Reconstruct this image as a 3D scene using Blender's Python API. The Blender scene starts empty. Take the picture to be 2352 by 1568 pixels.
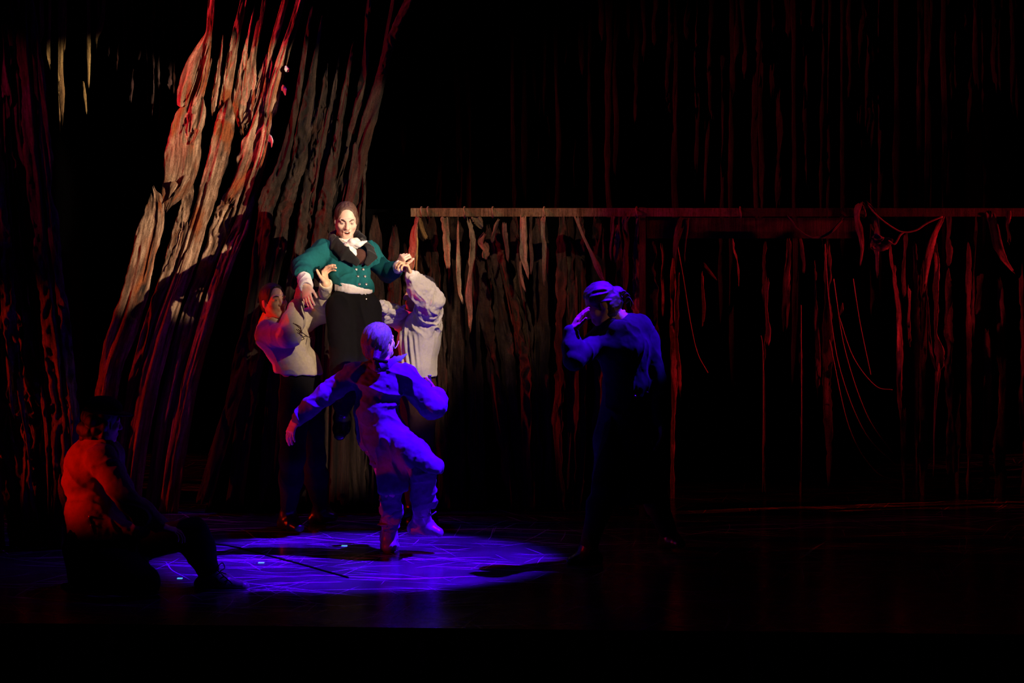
import bpy, math, random
import numpy as np
from mathutils import Vector, Matrix, Euler

# ------------------------------------------------------------------ camera, light, exposure
FPX, HORIZON, CAM_Z = 5400.0, 380.0, 2.4          # focal length in pixels, horizon row, eye height over the stage
scene = bpy.context.scene
COL = scene.collection

def P(px, py, d):
    """photo pixel + distance from the camera plane (m) -> world point"""
    return Vector(((px - 1176.0) / FPX * d, d, CAM_Z - (py - HORIZON) / FPX * d))

cam_data = bpy.data.cameras.new('stage_camera')
cam_data.sensor_width = 36.0
cam_data.lens = FPX / 2352.0 * 36.0
cam_data.shift_y = -(784.0 - HORIZON) / 2352.0
cam_data.clip_end = 200
cam = bpy.data.objects.new('stage_camera', cam_data)
COL.objects.link(cam)
cam.location = (0, 0, CAM_Z)
cam.rotation_euler = (math.pi / 2, 0, 0)
scene.camera = cam

vs = scene.view_settings
vs.view_transform = 'Standard'
vs.look = 'None'
vs.gamma = 1.0
vs.use_curve_mapping = False
vs.exposure = 0.0

world = bpy.data.worlds.new('dark_theatre')
scene.world = world
world.use_nodes = True
world.node_tree.nodes['Background'].inputs[0].default_value = (0.25, 0.12, 0.35, 1)
world.node_tree.nodes['Background'].inputs[1].default_value = 0.0012

def spot(name, loc, target, color, power, angle, blend=0.3, radius=0.06):
    l = bpy.data.lights.new(name, 'SPOT')
    l.color = color
    l.energy = power
    l.spot_size = math.radians(angle)
    l.spot_blend = blend
    l.shadow_soft_size = radius
    o = bpy.data.objects.new(name, l)
    COL.objects.link(o)
    o.location = loc
    o.rotation_euler = (Vector(target) - Vector(loc)).to_track_quat('-Z', 'Y').to_euler()
    o['kind'] = 'helper'
    return o

def from_dir(target, az, el, dist):
    az, el = math.radians(az), math.radians(el)
    return Vector(target) + Vector((math.sin(az) * math.cos(el), -math.cos(az) * math.cos(el), math.sin(el))) * dist

# warm profile spot, front of house right: the lifted performer and, beyond, the leaning trunk
WT = P(500, 400, 16.2)
spot('follow_spot_warm', from_dir(WT, 45, 4, 12.0), WT, (1.0, 0.74, 0.52), 8000, 9.5, 0.25, 0.04)
# second warm spot, steeper and more frontal: the two bearers
W2 = P(890, 705, 15.5)
spot('bearer_spot_warm', from_dir(W2, 26, 29, 11.0), W2, (1.0, 0.72, 0.48), 4200, 8.2, 0.40, 0.04)
# weak steep wash on the beam and its rags
W3 = P(1120, 455, 15.92)
spot('beam_wash_warm', from_dir(W3, -4, 36, 10.0), W3, (1.0, 0.64, 0.38), 2500, 9.4, 0.9, 0.06)
# deep blue spot from high right, slightly upstage: makes the pool on the floor
BT = P(850, 1286, 14.3)
spot('pool_spot_blue', BT + Vector((3.1, 0.15, 6.3)), BT, (0.07, 0.0, 1.0), 17000, 19.0, 0.5, 0.04)
# second blue spot, upstage right: back and shoulders of the figure in the long coat
spot('shoulder_spot_blue', P(1465, 775, 14.2) + Vector((3.6, 1.6, 3.9)), P(1465, 775, 14.2), (0.06, 0.0, 1.0), 9000, 5.6, 0.7, 0.04)
# violet top wash
spot('top_wash_violet', P(640, 700, 15.0) + Vector((0.6, 0.6, 6.0)), P(640, 800, 15.0), (0.12, 0.0, 1.0), 200, 34, 0.7, 0.1)
# red side lights in the left wing
spot('side_red_low', (-9.0, 15.75, 1.0), (-0.6, 16.0, 0.85), (1.0, 0.02, 0.0), 620, 22, 0.6, 0.05)
spot('side_red_wing', (-9.0, 13.6, 0.9), P(60, 900, 14.8), (1.0, 0.02, 0.0), 1400, 14, 0.7, 0.05)
spot('side_red_pillar', (-7.0, 13.3, 4.2), P(75, 330, 14.8), (1.0, 0.0, 0.22), 210, 17, 0.7, 0.05)
spot('side_red_cross', (-6.5, 14.5, 4.4), (0.55, 16.35, 0.95), (1.0, 0.02, 0.0), 1900, 9.5, 0.8, 0.05)
spot('side_red_high', (-7.5, 14.2, 4.6), (-2.5, 15.9, 3.4), (1.0, 0.03, 0.06), 2300, 21, 0.7, 0.05)
spot('side_red_front', (-6.5, 11.6, 1.6), P(205, 1085, 13.4), (1.0, 0.006, 0.0), 1200, 9, 0.8, 0.05)
# faint warm cross light on the bowed head
spot('cross_warm', (7.0, 12.6, 2.6), P(1375, 712, 14.1), (1.0, 0.45, 0.2), 170, 3.2, 0.8, 0.04)
# red side light deep in the right wing
spot('side_red_back', (7.5, 15.0, 2.2), (2.0, 16.6, 1.45), (1.0, 0.02, 0.04), 1300, 24, 0.8, 0.05)

# ------------------------------------------------------------------ numpy noise
_rs = np.random.RandomState(7)
_LAT = _rs.rand(32, 32, 32).astype(np.float32) * 2 - 1

def vnoise(p):
    p = np.asarray(p, np.float64)
    i = np.floor(p).astype(np.int64)
    f = p - i
    f = f * f * (3 - 2 * f)
    out = 0
    for dx in (0, 1):
        wx = f[:, 0] if dx else 1 - f[:, 0]
        for dy in (0, 1):
            wy = f[:, 1] if dy else 1 - f[:, 1]
            for dz in (0, 1):
                wz = f[:, 2] if dz else 1 - f[:, 2]
                out = out + wx * wy * wz * _LAT[(i[:, 0] + dx) & 31, (i[:, 1] + dy) & 31, (i[:, 2] + dz) & 31]
    return out

def fbm(p, octaves=3):
    s, a = 0, 1.0
    for o in range(octaves):
        s = s + a * vnoise(p * (2.03 ** o) + 11.3 * o)
        a *= 0.5
    return s

# ------------------------------------------------------------------ materials
def new_mat(name):
    m = bpy.data.materials.new(name)
    m.use_nodes = True
    nt = m.node_tree
    return m, nt, nt.nodes['Principled BSDF']

def ramp(nt, stops):
    r = nt.nodes.new('ShaderNodeValToRGB')
    el = r.color_ramp.elements
    while len(el) < len(stops):
        el.new(0.5)
    for e, (pos, c) in zip(el, stops):
        e.position = pos
        e.color = (c[0], c[1], c[2], 1)
    return r

def noise(nt, vec, scale, detail=4, rough=0.6):
    n = nt.nodes.new('ShaderNodeTexNoise')
    n.inputs['Scale'].default_value = scale
    n.inputs['Detail'].default_value = detail
    n.inputs['Roughness'].default_value = rough
    if vec is not None:
        nt.links.new(vec, n.inputs['Vector'])
    return n

def mapping(nt, src, scale):
    m = nt.nodes.new('ShaderNodeMapping')
    m.inputs['Scale'].default_value = scale
    nt.links.new(src, m.inputs['Vector'])
    return m.outputs['Vector']

def bump(nt, bsdf, height, strength, dist):
    b = nt.nodes.new('ShaderNodeBump')
    b.inputs['Strength'].default_value = strength
    b.inputs['Distance'].default_value = dist
    nt.links.new(height, b.inputs['Height'])
    nt.links.new(b.outputs['Normal'], bsdf.inputs['Normal'])

def cloth_mat(name, color, var=0.25, rough=0.85, scale=60, bump_s=0.35, sheen=0.0, spec=0.2):
    m, nt, b = new_mat(name)
    tc = nt.nodes.new('ShaderNodeTexCoord')
    n = noise(nt, tc.outputs['Object'], scale, 4, 0.7)
    c = np.array(color)
    r = ramp(nt, [(0.3, c * (1 - var)), (0.7, np.minimum(c * (1 + var), 1))])
    nt.links.new(n.outputs['Fac'], r.inputs['Fac'])
    nt.links.new(r.outputs['Color'], b.inputs['Base Color'])
    b.inputs['Roughness'].default_value = rough
    b.inputs['Specular IOR Level'].default_value = spec
    if sheen:
        b.inputs['Sheen Weight'].default_value = sheen
    n2 = noise(nt, tc.outputs['Object'], scale * 6, 2, 0.5)
    bump(nt, b, n2.outputs['Fac'], bump_s, 0.002)
    return m

def bark_mat(name, dark, mid, light, rust, fine=1.0, rust_at=0.62):
    m, nt, b = new_mat(name)
    tc = nt.nodes.new('ShaderNodeTexCoord')
    uv = tc.outputs['UV']
    info = nt.nodes.new('ShaderNodeObjectInfo')
    add = nt.nodes.new('ShaderNodeVectorMath'); add.operation = 'ADD'
    sc = nt.nodes.new('ShaderNodeVectorMath'); sc.operation = 'SCALE'
    comb = nt.nodes.new('ShaderNodeCombineXYZ')
    nt.links.new(info.outputs['Random'], comb.inputs[0]); nt.links.new(info.outputs['Random'], comb.inputs[1])
    nt.links.new(comb.outputs[0], sc.inputs[0]); sc.inputs['Scale'].default_value = 37.0
    nt.links.new(uv, add.inputs[0]); nt.links.new(sc.outputs[0], add.inputs[1])
    v = add.outputs[0]
    n1 = noise(nt, mapping(nt, v, (16 * fine, 1.6 * fine, 1)), 1.0, 6, 0.65)
    n2 = noise(nt, mapping(nt, v, (70 * fine, 5 * fine, 1)), 1.0, 5, 0.75)
    n3 = noise(nt, mapping(nt, v, (6 * fine, 2.2 * fine, 1)), 1.0, 3, 0.5)
    wv = nt.nodes.new('ShaderNodeTexNoise')
    wv.inputs['Scale'].default_value = 1.0; wv.inputs['Detail'].default_value = 8; wv.inputs['Roughness'].default_value = 0.8
    nt.links.new(mapping(nt, v, (90 * fine, 60 * fine, 1)), wv.inputs['Vector'])
    r1 = ramp(nt, [(0.34, dark), (0.47, mid), (0.58, light), (0.72, mid)])
    nt.links.new(n1.outputs['Fac'], r1.inputs['Fac'])
    rr = ramp(nt, [(rust_at - 0.10, (0, 0, 0)), (rust_at, (1, 1, 1))])
    nt.links.new(n3.outputs['Fac'], rr.inputs['Fac'])
    mx = nt.nodes.new('ShaderNodeMix'); mx.data_type = 'RGBA'
    nt.links.new(rr.outputs['Color'], mx.inputs['Factor'])
    nt.links.new(r1.outputs['Color'], mx.inputs['A']); mx.inputs['B'].default_value = (*rust, 1)
    rg = ramp(nt, [(0.30, (0.16, 0.14, 0.12)), (0.50, (0.85, 0.82, 0.8)), (0.75, (1.35, 1.25, 1.15))])
    nt.links.new(n2.outputs['Fac'], rg.inputs['Fac'])
    mul = nt.nodes.new('ShaderNodeMix'); mul.data_type = 'RGBA'; mul.blend_type = 'MULTIPLY'
    mul.inputs['Factor'].default_value = 1.0
    nt.links.new(mx.outputs['Result'], mul.inputs['A']); nt.links.new(rg.outputs['Color'], mul.inputs['B'])
    rs = ramp(nt, [(0.36, (0.35, 0.32, 0.3)), (0.52, (1, 1, 1))])
    nt.links.new(wv.outputs['Fac'], rs.inputs['Fac'])
    mul2 = nt.nodes.new('ShaderNodeMix'); mul2.data_type = 'RGBA'; mul2.blend_type = 'MULTIPLY'
    mul2.inputs['Factor'].default_value = 0.7
    nt.links.new(mul.outputs['Result'], mul2.inputs['A']); nt.links.new(rs.outputs['Color'], mul2.inputs['B'])
    nt.links.new(mul2.outputs['Result'], b.inputs['Base Color'])
    b.inputs['Roughness'].default_value = 0.8
    b.inputs['Specular IOR Level'].default_value = 0.25
    addh = nt.nodes.new('ShaderNodeMath'); addh.operation = 'ADD'
    nt.links.new(n2.outputs['Fac'], addh.inputs[0]); nt.links.new(wv.outputs['Fac'], addh.inputs[1])
    bump(nt, b, addh.outputs[0], 1.0, 0.011)
    return m

M = {}
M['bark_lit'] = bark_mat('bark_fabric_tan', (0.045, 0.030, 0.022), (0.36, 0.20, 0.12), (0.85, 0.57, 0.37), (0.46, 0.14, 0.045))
M['bark_dark'] = bark_mat('bark_fabric_shaded', (0.008, 0.006, 0.005), (0.034, 0.020, 0.016), (0.085, 0.056, 0.042), (0.055, 0.020, 0.012))  # much darker copy of the tan bark; weak light put into the colour
M['bark_dim'] = bark_mat('bark_fabric_unlit', (0.006, 0.005, 0.004), (0.03, 0.018, 0.012), (0.065, 0.042, 0.03), (0.045, 0.017, 0.009))  # darkest bark copy, with the shade put into its colour
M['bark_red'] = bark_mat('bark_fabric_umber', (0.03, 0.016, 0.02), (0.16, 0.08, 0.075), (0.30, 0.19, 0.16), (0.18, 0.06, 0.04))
M['rag'] = bark_mat('torn_canvas', (0.10, 0.08, 0.055), (0.28, 0.21, 0.14), (0.50, 0.40, 0.28), (0.30, 0.11, 0.10), 0.8, 0.6)
M['rag_dark'] = bark_mat('torn_canvas_dark', (0.03, 0.024, 0.02), (0.10, 0.07, 0.055), (0.20, 0.15, 0.12), (0.12, 0.05, 0.05), 0.8)  # darker copy of the canvas; on the thicket it stands in for shade
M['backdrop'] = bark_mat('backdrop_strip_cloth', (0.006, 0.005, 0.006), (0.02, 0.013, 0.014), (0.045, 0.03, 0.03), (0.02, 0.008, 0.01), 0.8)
M['rag_ochre'] = bark_mat('torn_canvas_ochre', (0.12, 0.07, 0.03), (0.36, 0.22, 0.09), (0.62, 0.44, 0.16), (0.30, 0.12, 0.06), 0.6, 0.7)
M['wood'] = bark_mat('batten_wood', (0.10, 0.07, 0.04), (0.22, 0.16, 0.09), (0.34, 0.25, 0.15), (0.16, 0.10, 0.05), 0.8, 0.75)
M['drape'] = cloth_mat('black_drape', (0.0012, 0.0012, 0.0014), 0.2, 1.0, spec=0.0)
M['rope'] = cloth_mat('hemp_rope', (0.25, 0.17, 0.11), 0.4, 0.9, 90)
M['tuft'] = cloth_mat('pale_scrap', (0.62, 0.58, 0.55), 0.2, 0.9, 90)
M['cable'] = cloth_mat('black_rubber', (0.004, 0.004, 0.004), 0.1, 0.7)

def floor_mat():
    m, nt, b = new_mat('scuffed_black_stage_floor')
    tc = nt.nodes.new('ShaderNodeTexCoord')
    o = tc.outputs['Object']
    n0 = noise(nt, o, 1.6, 5, 0.6)
    base = ramp(nt, [(0.32, (0.022, 0.022, 0.026)), (0.68, (0.085, 0.085, 0.095))])
    nt.links.new(n0.outputs['Fac'], base.inputs['Fac'])
    last = base.outputs['Color']
    masks = None
    for k, (ang, sx, sy, thr, w) in enumerate([(8, .9, 30, .645, .03), (-14, 1.0, 34, .655, .03), (40, .9, 36, .685, .03), (68, .8, 40, .685, .03), (-66, .9, 46, .69, .03),
                                              (82, .7, 44, .70, .03), (-30, .9, 40, .675, .03)]):
        mp = nt.nodes.new('ShaderNodeMapping')
        mp.vector_type = 'TEXTURE'
        mp.inputs['Rotation'].default_value = (0, 0, math.radians(ang))
        mp.inputs['Scale'].default_value = (1 / sx, 1 / sy, 1)
        mp.inputs['Location'].default_value = (3.1 * k, 7.7 * k, 0)
        nz = noise(nt, o, 1.3, 1, 0.5)
        wob = nt.nodes.new('ShaderNodeVectorMath'); wob.operation = 'MULTIPLY_ADD'
        nt.links.new(nz.outputs['Color'], wob.inputs[0]); wob.inputs[1].default_value = (.12, .12, 0); nt.links.new(o, wob.inputs[2])
        nt.links.new(wob.outputs[0], mp.inputs['Vector'])
        n = noise(nt, mp.outputs['Vector'], 1.0, 1.5, 0.5)
        r = ramp(nt, [(thr, (0, 0, 0)), (thr + w, (1, 1, 1))])
        nt.links.new(n.outputs['Fac'], r.inputs['Fac'])
        if masks is None:
            masks = r.outputs['Color']
        else:
            mx = nt.nodes.new('ShaderNodeMix'); mx.data_type = 'RGBA'; mx.blend_type = 'LIGHTEN'
            mx.inputs['Factor'].default_value = 1
            nt.links.new(masks, mx.inputs['A']); nt.links.new(r.outputs['Color'], mx.inputs['B'])
            masks = mx.outputs['Result']
    mm = nt.nodes.new('ShaderNodeMix'); mm.data_type = 'RGBA'
    nt.links.new(masks, mm.inputs['Factor']); nt.links.new(last, mm.inputs['A'])
    mm.inputs['B'].default_value = (0.55, 0.52, 0.53, 1)
    nt.links.new(mm.outputs['Result'], b.inputs['Base Color'])
    rr = ramp(nt, [(0.35, (0.16,) * 3), (0.7, (0.28,) * 3)])
    n4 = noise(nt, o, 3.0, 4, 0.6)
    nt.links.new(n4.outputs['Fac'], rr.inputs['Fac'])
    nt.links.new(rr.outputs['Color'], b.inputs['Roughness'])
    b.inputs['Specular IOR Level'].default_value = 0.55
    return m
M['floor'] = floor_mat()

def plain(name, color, rough=0.5, metal=0.0, spec=0.5, sss=0.0):
    m, nt, b = new_mat(name)
    tc = nt.nodes.new('ShaderNodeTexCoord')
    n = noise(nt, tc.outputs['Object'], 35, 3, 0.6)
    c = np.array(color)
    r = ramp(nt, [(0.3, c * 0.88), (0.7, np.minimum(c * 1.1, 1))])
    nt.links.new(n.outputs['Fac'], r.inputs['Fac'])
    nt.links.new(r.outputs['Color'], b.inputs['Base Color'])
    b.inputs['Roughness'].default_value = rough
    b.inputs['Metallic'].default_value = metal
    b.inputs['Specular IOR Level'].default_value = spec
    if sss:
        b.inputs['Subsurface Weight'].default_value = sss
        b.inputs['Subsurface Radius'].default_value = (0.01, 0.004, 0.002)
        b.inputs['Subsurface Scale'].default_value = 0.5
    return m

def skin(name, color):
    m = plain(name, color, 0.5, 0, 0.35)
    nt = m.node_tree; b = nt.nodes['Principled BSDF']
    src = b.inputs['Base Color'].links[0].from_socket
    at = nt.nodes.new('ShaderNodeAttribute'); at.attribute_name = 'make_up'
    mx = nt.nodes.new('ShaderNodeMix'); mx.data_type = 'RGBA'
    nt.links.new(at.outputs['Alpha'], mx.inputs['Factor'])
    nt.links.new(src, mx.inputs['A']); nt.links.new(at.outputs['Color'], mx.inputs['B'])
    nt.links.new(mx.outputs['Result'], b.inputs['Base Color'])
    return m
M['skin_pale'] = skin('skin_fair', (0.70, 0.46, 0.37))
M['skin_tan'] = skin('skin_warm', (0.60, 0.36, 0.23))
M['teeth'] = plain('teeth', (0.75, 0.70, 0.62), 0.3)
M['hair_dark'] = cloth_mat('hair_dark_brown', (0.02, 0.012, 0.01), 0.4, 0.45, 120, 0.6, spec=0.5)
M['hair_black'] = cloth_mat('hair_black', (0.05, 0.045, 0.05), 0.4, 0.4, 120, 0.6, spec=0.5)
M['hair_fair'] = cloth_mat('hair_light_brown', (0.10, 0.052, 0.036), 0.35, 0.45, 120, 0.6, spec=0.5)
M['hair_grey'] = cloth_mat('hair_grey', (0.13, 0.10, 0.12), 0.45, 0.45, 110, 0.7, spec=0.5)
M['teal'] = cloth_mat('teal_wool', (0.004, 0.085, 0.095), 0.12, 0.9, 90, 0.3)
M['velvet'] = cloth_mat('black_velvet', (0.008, 0.008, 0.008), 0.2, 0.8, 90, 0.3, sheen=0.15)
M['white'] = cloth_mat('white_linen', (0.72, 0.68, 0.66), 0.08, 0.85, 70, 0.3)
M['cream'] = cloth_mat('cream_linen', (0.55, 0.48, 0.36), 0.10, 0.85, 70, 0.3)
M['black'] = cloth_mat('black_wool', (0.006, 0.0055, 0.0065), 0.2, 0.9, 80, 0.3)
M['slate'] = cloth_mat('slate_wool', (0.13, 0.12, 0.19), 0.10, 0.85, 80, 0.3)
M['breeches'] = cloth_mat('grey_breeches', (0.13, 0.12, 0.18), 0.12, 0.85, 80, 0.3)
M['navy'] = cloth_mat('navy_wool', (0.022, 0.022, 0.040), 0.10, 0.85, 80, 0.3)
M['rust_jacket'] = cloth_mat('brown_canvas_jacket', (0.20, 0.12, 0.09), 0.10, 0.85, 80, 0.3)
M['maroon'] = cloth_mat('dark_maroon_wool', (0.06, 0.025, 0.02), 0.15, 0.9, 80, 0.3)
M['leather'] = plain('black_leather', (0.015, 0.013, 0.012), 0.32, 0, 0.6)
M['leather_grey'] = plain('worn_grey_leather', (0.22, 0.20, 0.22), 0.33, 0, 0.6)
M['metal'] = plain('silver_button', (0.62, 0.60, 0.58), 0.3, 0.9)
M['pewter'] = plain('pewter', (0.42, 0.42, 0.45), 0.3, 0.8)
M['glass_dark'] = plain('dark_bottle_glass', (0.05, 0.05, 0.09), 0.12, 0, 0.7)

def tape_mat():
    m, nt, b = new_mat('glow_tape')
    b.inputs['Base Color'].default_value = (0.35, 0.9, 0.75, 1)
    b.inputs['Emission Color'].default_value = (0.12, 0.9, 0.75, 1)
    b.inputs['Emission Strength'].default_value = 0.55
    return m
M['tape'] = tape_mat()

# ------------------------------------------------------------------ object helpers
def link(name, me, mat, parent=None, smooth=True):
    me.materials.append(M[mat] if isinstance(mat, str) else mat)
    if smooth:
        me.polygons.foreach_set('use_smooth', np.ones(len(me.polygons), bool))
    o = bpy.data.objects.new(name, me)
    COL.objects.link(o)
    if parent is not None:
        o.parent = parent
        o.matrix_parent_inverse = Matrix.Translation(-parent.location)
    return o

def tag(o, label=None, cat=None, group=None, kind=None):
    if label: o['label'] = label
    if cat: o['category'] = cat
    if group: o['group'] = group
    if kind: o['kind'] = kind
    return o

def empty(name, loc, label=None, cat=None, group=None, kind=None):
    o = bpy.data.objects.new(name, None)
    o.empty_display_size = 0.1
    COL.objects.link(o)
    o.location = loc
    return tag(o, label, cat, group, kind)

def raw_mesh(name, verts, faces, uvs=None):
    me = bpy.data.meshes.new(name)
    me.from_pydata([tuple(v) for v in verts], [], faces)
    if uvs is not None:
        lay = me.uv_layers.new(name='UVMap')
        idx = np.empty(len(me.loops), np.int32)
        me.loops.foreach_get('vertex_index', idx)
        lay.data.foreach_set('uv', np.asarray(uvs, np.float32)[idx].ravel())
    me.update()
    return me

def box(name, lo, hi, mat, parent=None, rot=None, bevel=0.0):
    lo, hi = Vector(lo), Vector(hi)
    v = [(x, y, z) for x in (lo.x, hi.x) for y in (lo.y, hi.y) for z in (lo.z, hi.z)]
    f = [(0, 1, 3, 2), (4, 6, 7, 5), (0, 4, 5, 1), (2, 3, 7, 6), (0, 2, 6, 4), (1, 5, 7, 3)]
    uv = [(p[0] + p[1], p[2]) for p in v]
    return link(name, raw_mesh(name, v, f, uv), mat, parent, False)

def catmull(pts, n):
    pts = [np.array(p, float) for p in pts]
    if len(pts) == 1:
        return np.array(pts)
    ext = [2 * pts[0] - pts[1]] + pts + [2 * pts[-1] - pts[-2]]
    out = []
    m = len(pts) - 1
    for i in range(n):
        t = i / (n - 1) * m
        k = min(int(t), m - 1)
        u = t - k
        p0, p1, p2, p3 = ext[k], ext[k + 1], ext[k + 2], ext[k + 3]
        out.append(0.5 * ((2 * p1) + (-p0 + p2) * u + (2 * p0 - 5 * p1 + 4 * p2 - p3) * u * u + (-p0 + 3 * p1 - 3 * p2 + p3) * u ** 3))
    return np.array(out)

def strip(name, pts, mat, parent=None, curl=0.5, twist=(0,), rag=0.12, wr=0.02, nu=9, nv=None, seed=0,
          taper=(0.55, 0.4), thick=0.005, ridge=0.0, jag=1.0, flutter=0.0, fray=0.0):
    """A long crumpled, ragged strip of fabric bark. pts = (px, py, d, width_px) from top to bottom."""
    rs = np.random.RandomState(seed)
    ctr = [P(p[0], p[1], p[2]) for p in pts]
    wid = [p[3] * p[2] / FPX for p in pts]
    L = sum((ctr[i + 1] - ctr[i]).length for i in range(len(ctr) - 1))
    if nv is None:
        nv = int(max(16, min(240, L / (0.014 if nu > 12 else 0.026))))
    c = catmull(ctr, nv)
    w = np.clip(np.interp(np.linspace(0, len(wid) - 1, nv), np.arange(len(wid)), wid), 0.004, None)
    tw = np.interp(np.linspace(0, 1, nv), np.linspace(0, 1, len(twist)) if len(twist) > 1 else [0], twist) if len(twist) > 1 else np.full(nv, twist[0])
    if flutter:
        fv = np.linspace(0, L, nv)
        tw = tw + flutter * fbm(np.stack([fv * 5 + seed * 3.7, np.full(nv, seed * 1.3), np.full(nv, .5)], 1), 2) * 1.6
    tan = np.gradient(c, axis=0)
    tan /= np.linalg.norm(tan, axis=1)[:, None] + 1e-9
    view = np.array([0, -1.0, 0])
    side = np.cross(tan, view)
    side /= np.linalg.norm(side, axis=1)[:, None] + 1e-9
    nor = np.cross(side, tan)
    nor *= np.where(nor[:, 1:2] > 0, -1, 1)
    a = tw[:, None]
    s2 = side * np.cos(a) + nor * np.sin(a)
    n2 = nor * np.cos(a) - side * np.sin(a)
    t = np.linspace(0, 1, nv)
    u = np.linspace(-1, 1, nu)
    vl = t * L
    off = rs.rand(3) * 31
    def n1(f, o):
        return fbm(np.stack([vl * f + off[0] + o, np.full(nv, off[1] + o), np.full(nv, off[2])], 1), 3)
    el = 1 + rag * 1.3 * n1(4.5, 0.3) + rag * 0.7 * n1(15, 4.0)
    er = 1 + rag * 1.3 * n1(4.5, 9.1) + rag * 0.7 * n1(15, 14.0)
    if fray:                                                       # tears and threads along both edges
        el = el + fray * np.where(rs.rand(nv) < .35, rs.uniform(-1, .4, nv), 0); er = er + fray * np.where(rs.rand(nv) < .35, rs.uniform(-1, .4, nv), 0)
    tp = np.ones(nv)
    if taper[0] < 1: tp *= np.clip(taper[0] + (1 - taper[0]) * t / 0.06, 0, 1)
    if taper[1] < 1: tp *= np.clip(taper[1] + (1 - taper[1]) * (1 - t) / 0.06, 0, 1)
    U, V = np.meshgrid(u, vl)                                  # (nv, nu)
    half = (w * tp / 2)[:, None] * np.where(U < 0, el[:, None], er[:, None])
    uu = (U * half).ravel()
    warp = fbm(np.stack([uu * 9 + off[0], V.ravel() * 3 + off[1], np.full(U.size, off[2] + 4)], 1), 2)
    q = np.stack([uu * 24 + off[0] + warp * .8, V.ravel() * 1.7 + off[1], np.full(U.size, off[2])], 1)
    q2 = np.stack([uu * 30 + off[1] + V.ravel() * 11 + warp, V.ravel() * 9 - uu * 20 + off[0], np.full(U.size, off[2])], 1)
    q3 = np.stack([uu * 70 + off[2] + warp * 2, V.ravel() * 14 + off[0], np.full(U.size, off[1])], 1)
    dn = wr * (0.9 * (1 - 3 * np.abs(vnoise(q))) + 0.55 * (1 - 3 * np.abs(vnoise(q2))) * (vnoise(q * .5 + 7) > -.1) + 0.28 * vnoise(q3)).reshape(U.shape)
    if ridge:
        dn = dn + ridge * np.maximum(0, 1 - np.abs(U - 0.15) * 3.2)
    prof = curl * (w[:, None] / 2) * (np.sqrt(np.clip(1 - 0.92 * U * U, 0, 1)) - 0.45)
    pos = c[:, None, :] + s2[:, None, :] * (U * half)[:, :, None] + n2[:, None, :] * (prof + dn)[:, :, None]
    # torn ends: every lengthwise thread stops somewhere else
    if jag:
        jr = rs.uniform(-1, 1, (2, nu)) * jag * min(.06, L * .06)
        e0 = np.clip(1 - t / .05, 0, 1)[:, None] * jr[0][None, :]; e1 = np.clip(1 - (1 - t) / .05, 0, 1)[:, None] * jr[1][None, :]
        pos = pos + tan[:, None, :] * (e0 + e1)[:, :, None]
    back = pos - n2[:, None, :] * thick
    verts = np.concatenate([pos.reshape(-1, 3), back.reshape(-1, 3)])
    uvs = np.concatenate([np.stack([(U * half).ravel(), V.ravel()], 1)] * 2)
    N = nv * nu
    f = []
    for i in range(nv - 1):
        r0, r1 = i * nu, (i + 1) * nu
        for j in range(nu - 1):
            f.append((r0 + j, r0 + j + 1, r1 + j + 1, r1 + j))
            f.append((N + r0 + j, N + r1 + j, N + r1 + j + 1, N + r0 + j + 1))
        f.append((r0, r1, N + r1, N + r0))
        e = nu - 1
        f.append((r0 + e, N + r0 + e, N + r1 + e, r1 + e))
    for j in range(nu - 1):
        f.append((j, N + j, N + j + 1, j + 1))
        b0 = (nv - 1) * nu
        f.append((b0 + j, b0 + j + 1, N + b0 + j + 1, N + b0 + j))
    return link(name, raw_mesh(name, verts, f, uvs), mat, parent)

def tube(name, pts, r, mat, parent=None, n=40, sides=6, closed_ends=True, radii=None):
    c = catmull(pts, n)
    tan = np.gradient(c, axis=0)
    tan /= np.linalg.norm(tan, axis=1)[:, None] + 1e-9
    ref = np.array([0.31, -0.9, 0.3])
    s = np.cross(tan, ref); s /= np.linalg.norm(s, axis=1)[:, None] + 1e-9
    b = np.cross(tan, s)
    rr = np.full(n, r) if radii is None else np.interp(np.linspace(0, 1, n), np.linspace(0, 1, len(radii)), radii)
    an = np.linspace(0, 2 * np.pi, sides, endpoint=False)
    pos = c[:, None, :] + (s[:, None, :] * np.cos(an)[None, :, None] + b[:, None, :] * np.sin(an)[None, :, None]) * rr[:, None, None]
    f = []
    for i in range(n - 1):
        for j in range(sides):
            k = (j + 1) % sides
            f.append((i * sides + j, i * sides + k, (i + 1) * sides + k, (i + 1) * sides + j))
    f.append(tuple(range(sides - 1, -1, -1)))
    f.append(tuple((n - 1) * sides + j for j in range(sides)))
    uv = [(j / sides * 0.1, i * 0.05) for i in range(n) for j in range(sides)]
    return link(name, raw_mesh(name, pos.reshape(-1, 3), f, uv), mat, parent)

# ------------------------------------------------------------------ the setting
def build_floor():
    z0, zb = 0.0, -1.1
    fl = [(-9, 12.55), (-2.2, 12.32), (0.3, 12.16), (9, 11.7), (9, 21), (-9, 21)]
    n = len(fl)
    v = [(x, y, z0) for x, y in fl] + [(x, y, zb) for x, y in fl]
    f = [tuple(range(n)), tuple(range(2 * n - 1, n - 1, -1))] + [(i, n + i, n + (i + 1) % n, (i + 1) % n) for i in range(n)]
    o = link('floor', raw_mesh('floor', v, f), 'floor', None, False)
    tag(o, 'scuffed glossy black stage floor with a pool of blue light', None, None, 'structure')
    pit = box('floor_pit', (-9, 6, -1.25), (9, 12.9, -1.11), 'drape')
    tag(pit, 'unlit pit floor in front of the stage', None, None, 'structure')
    return o
build_floor()

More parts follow.
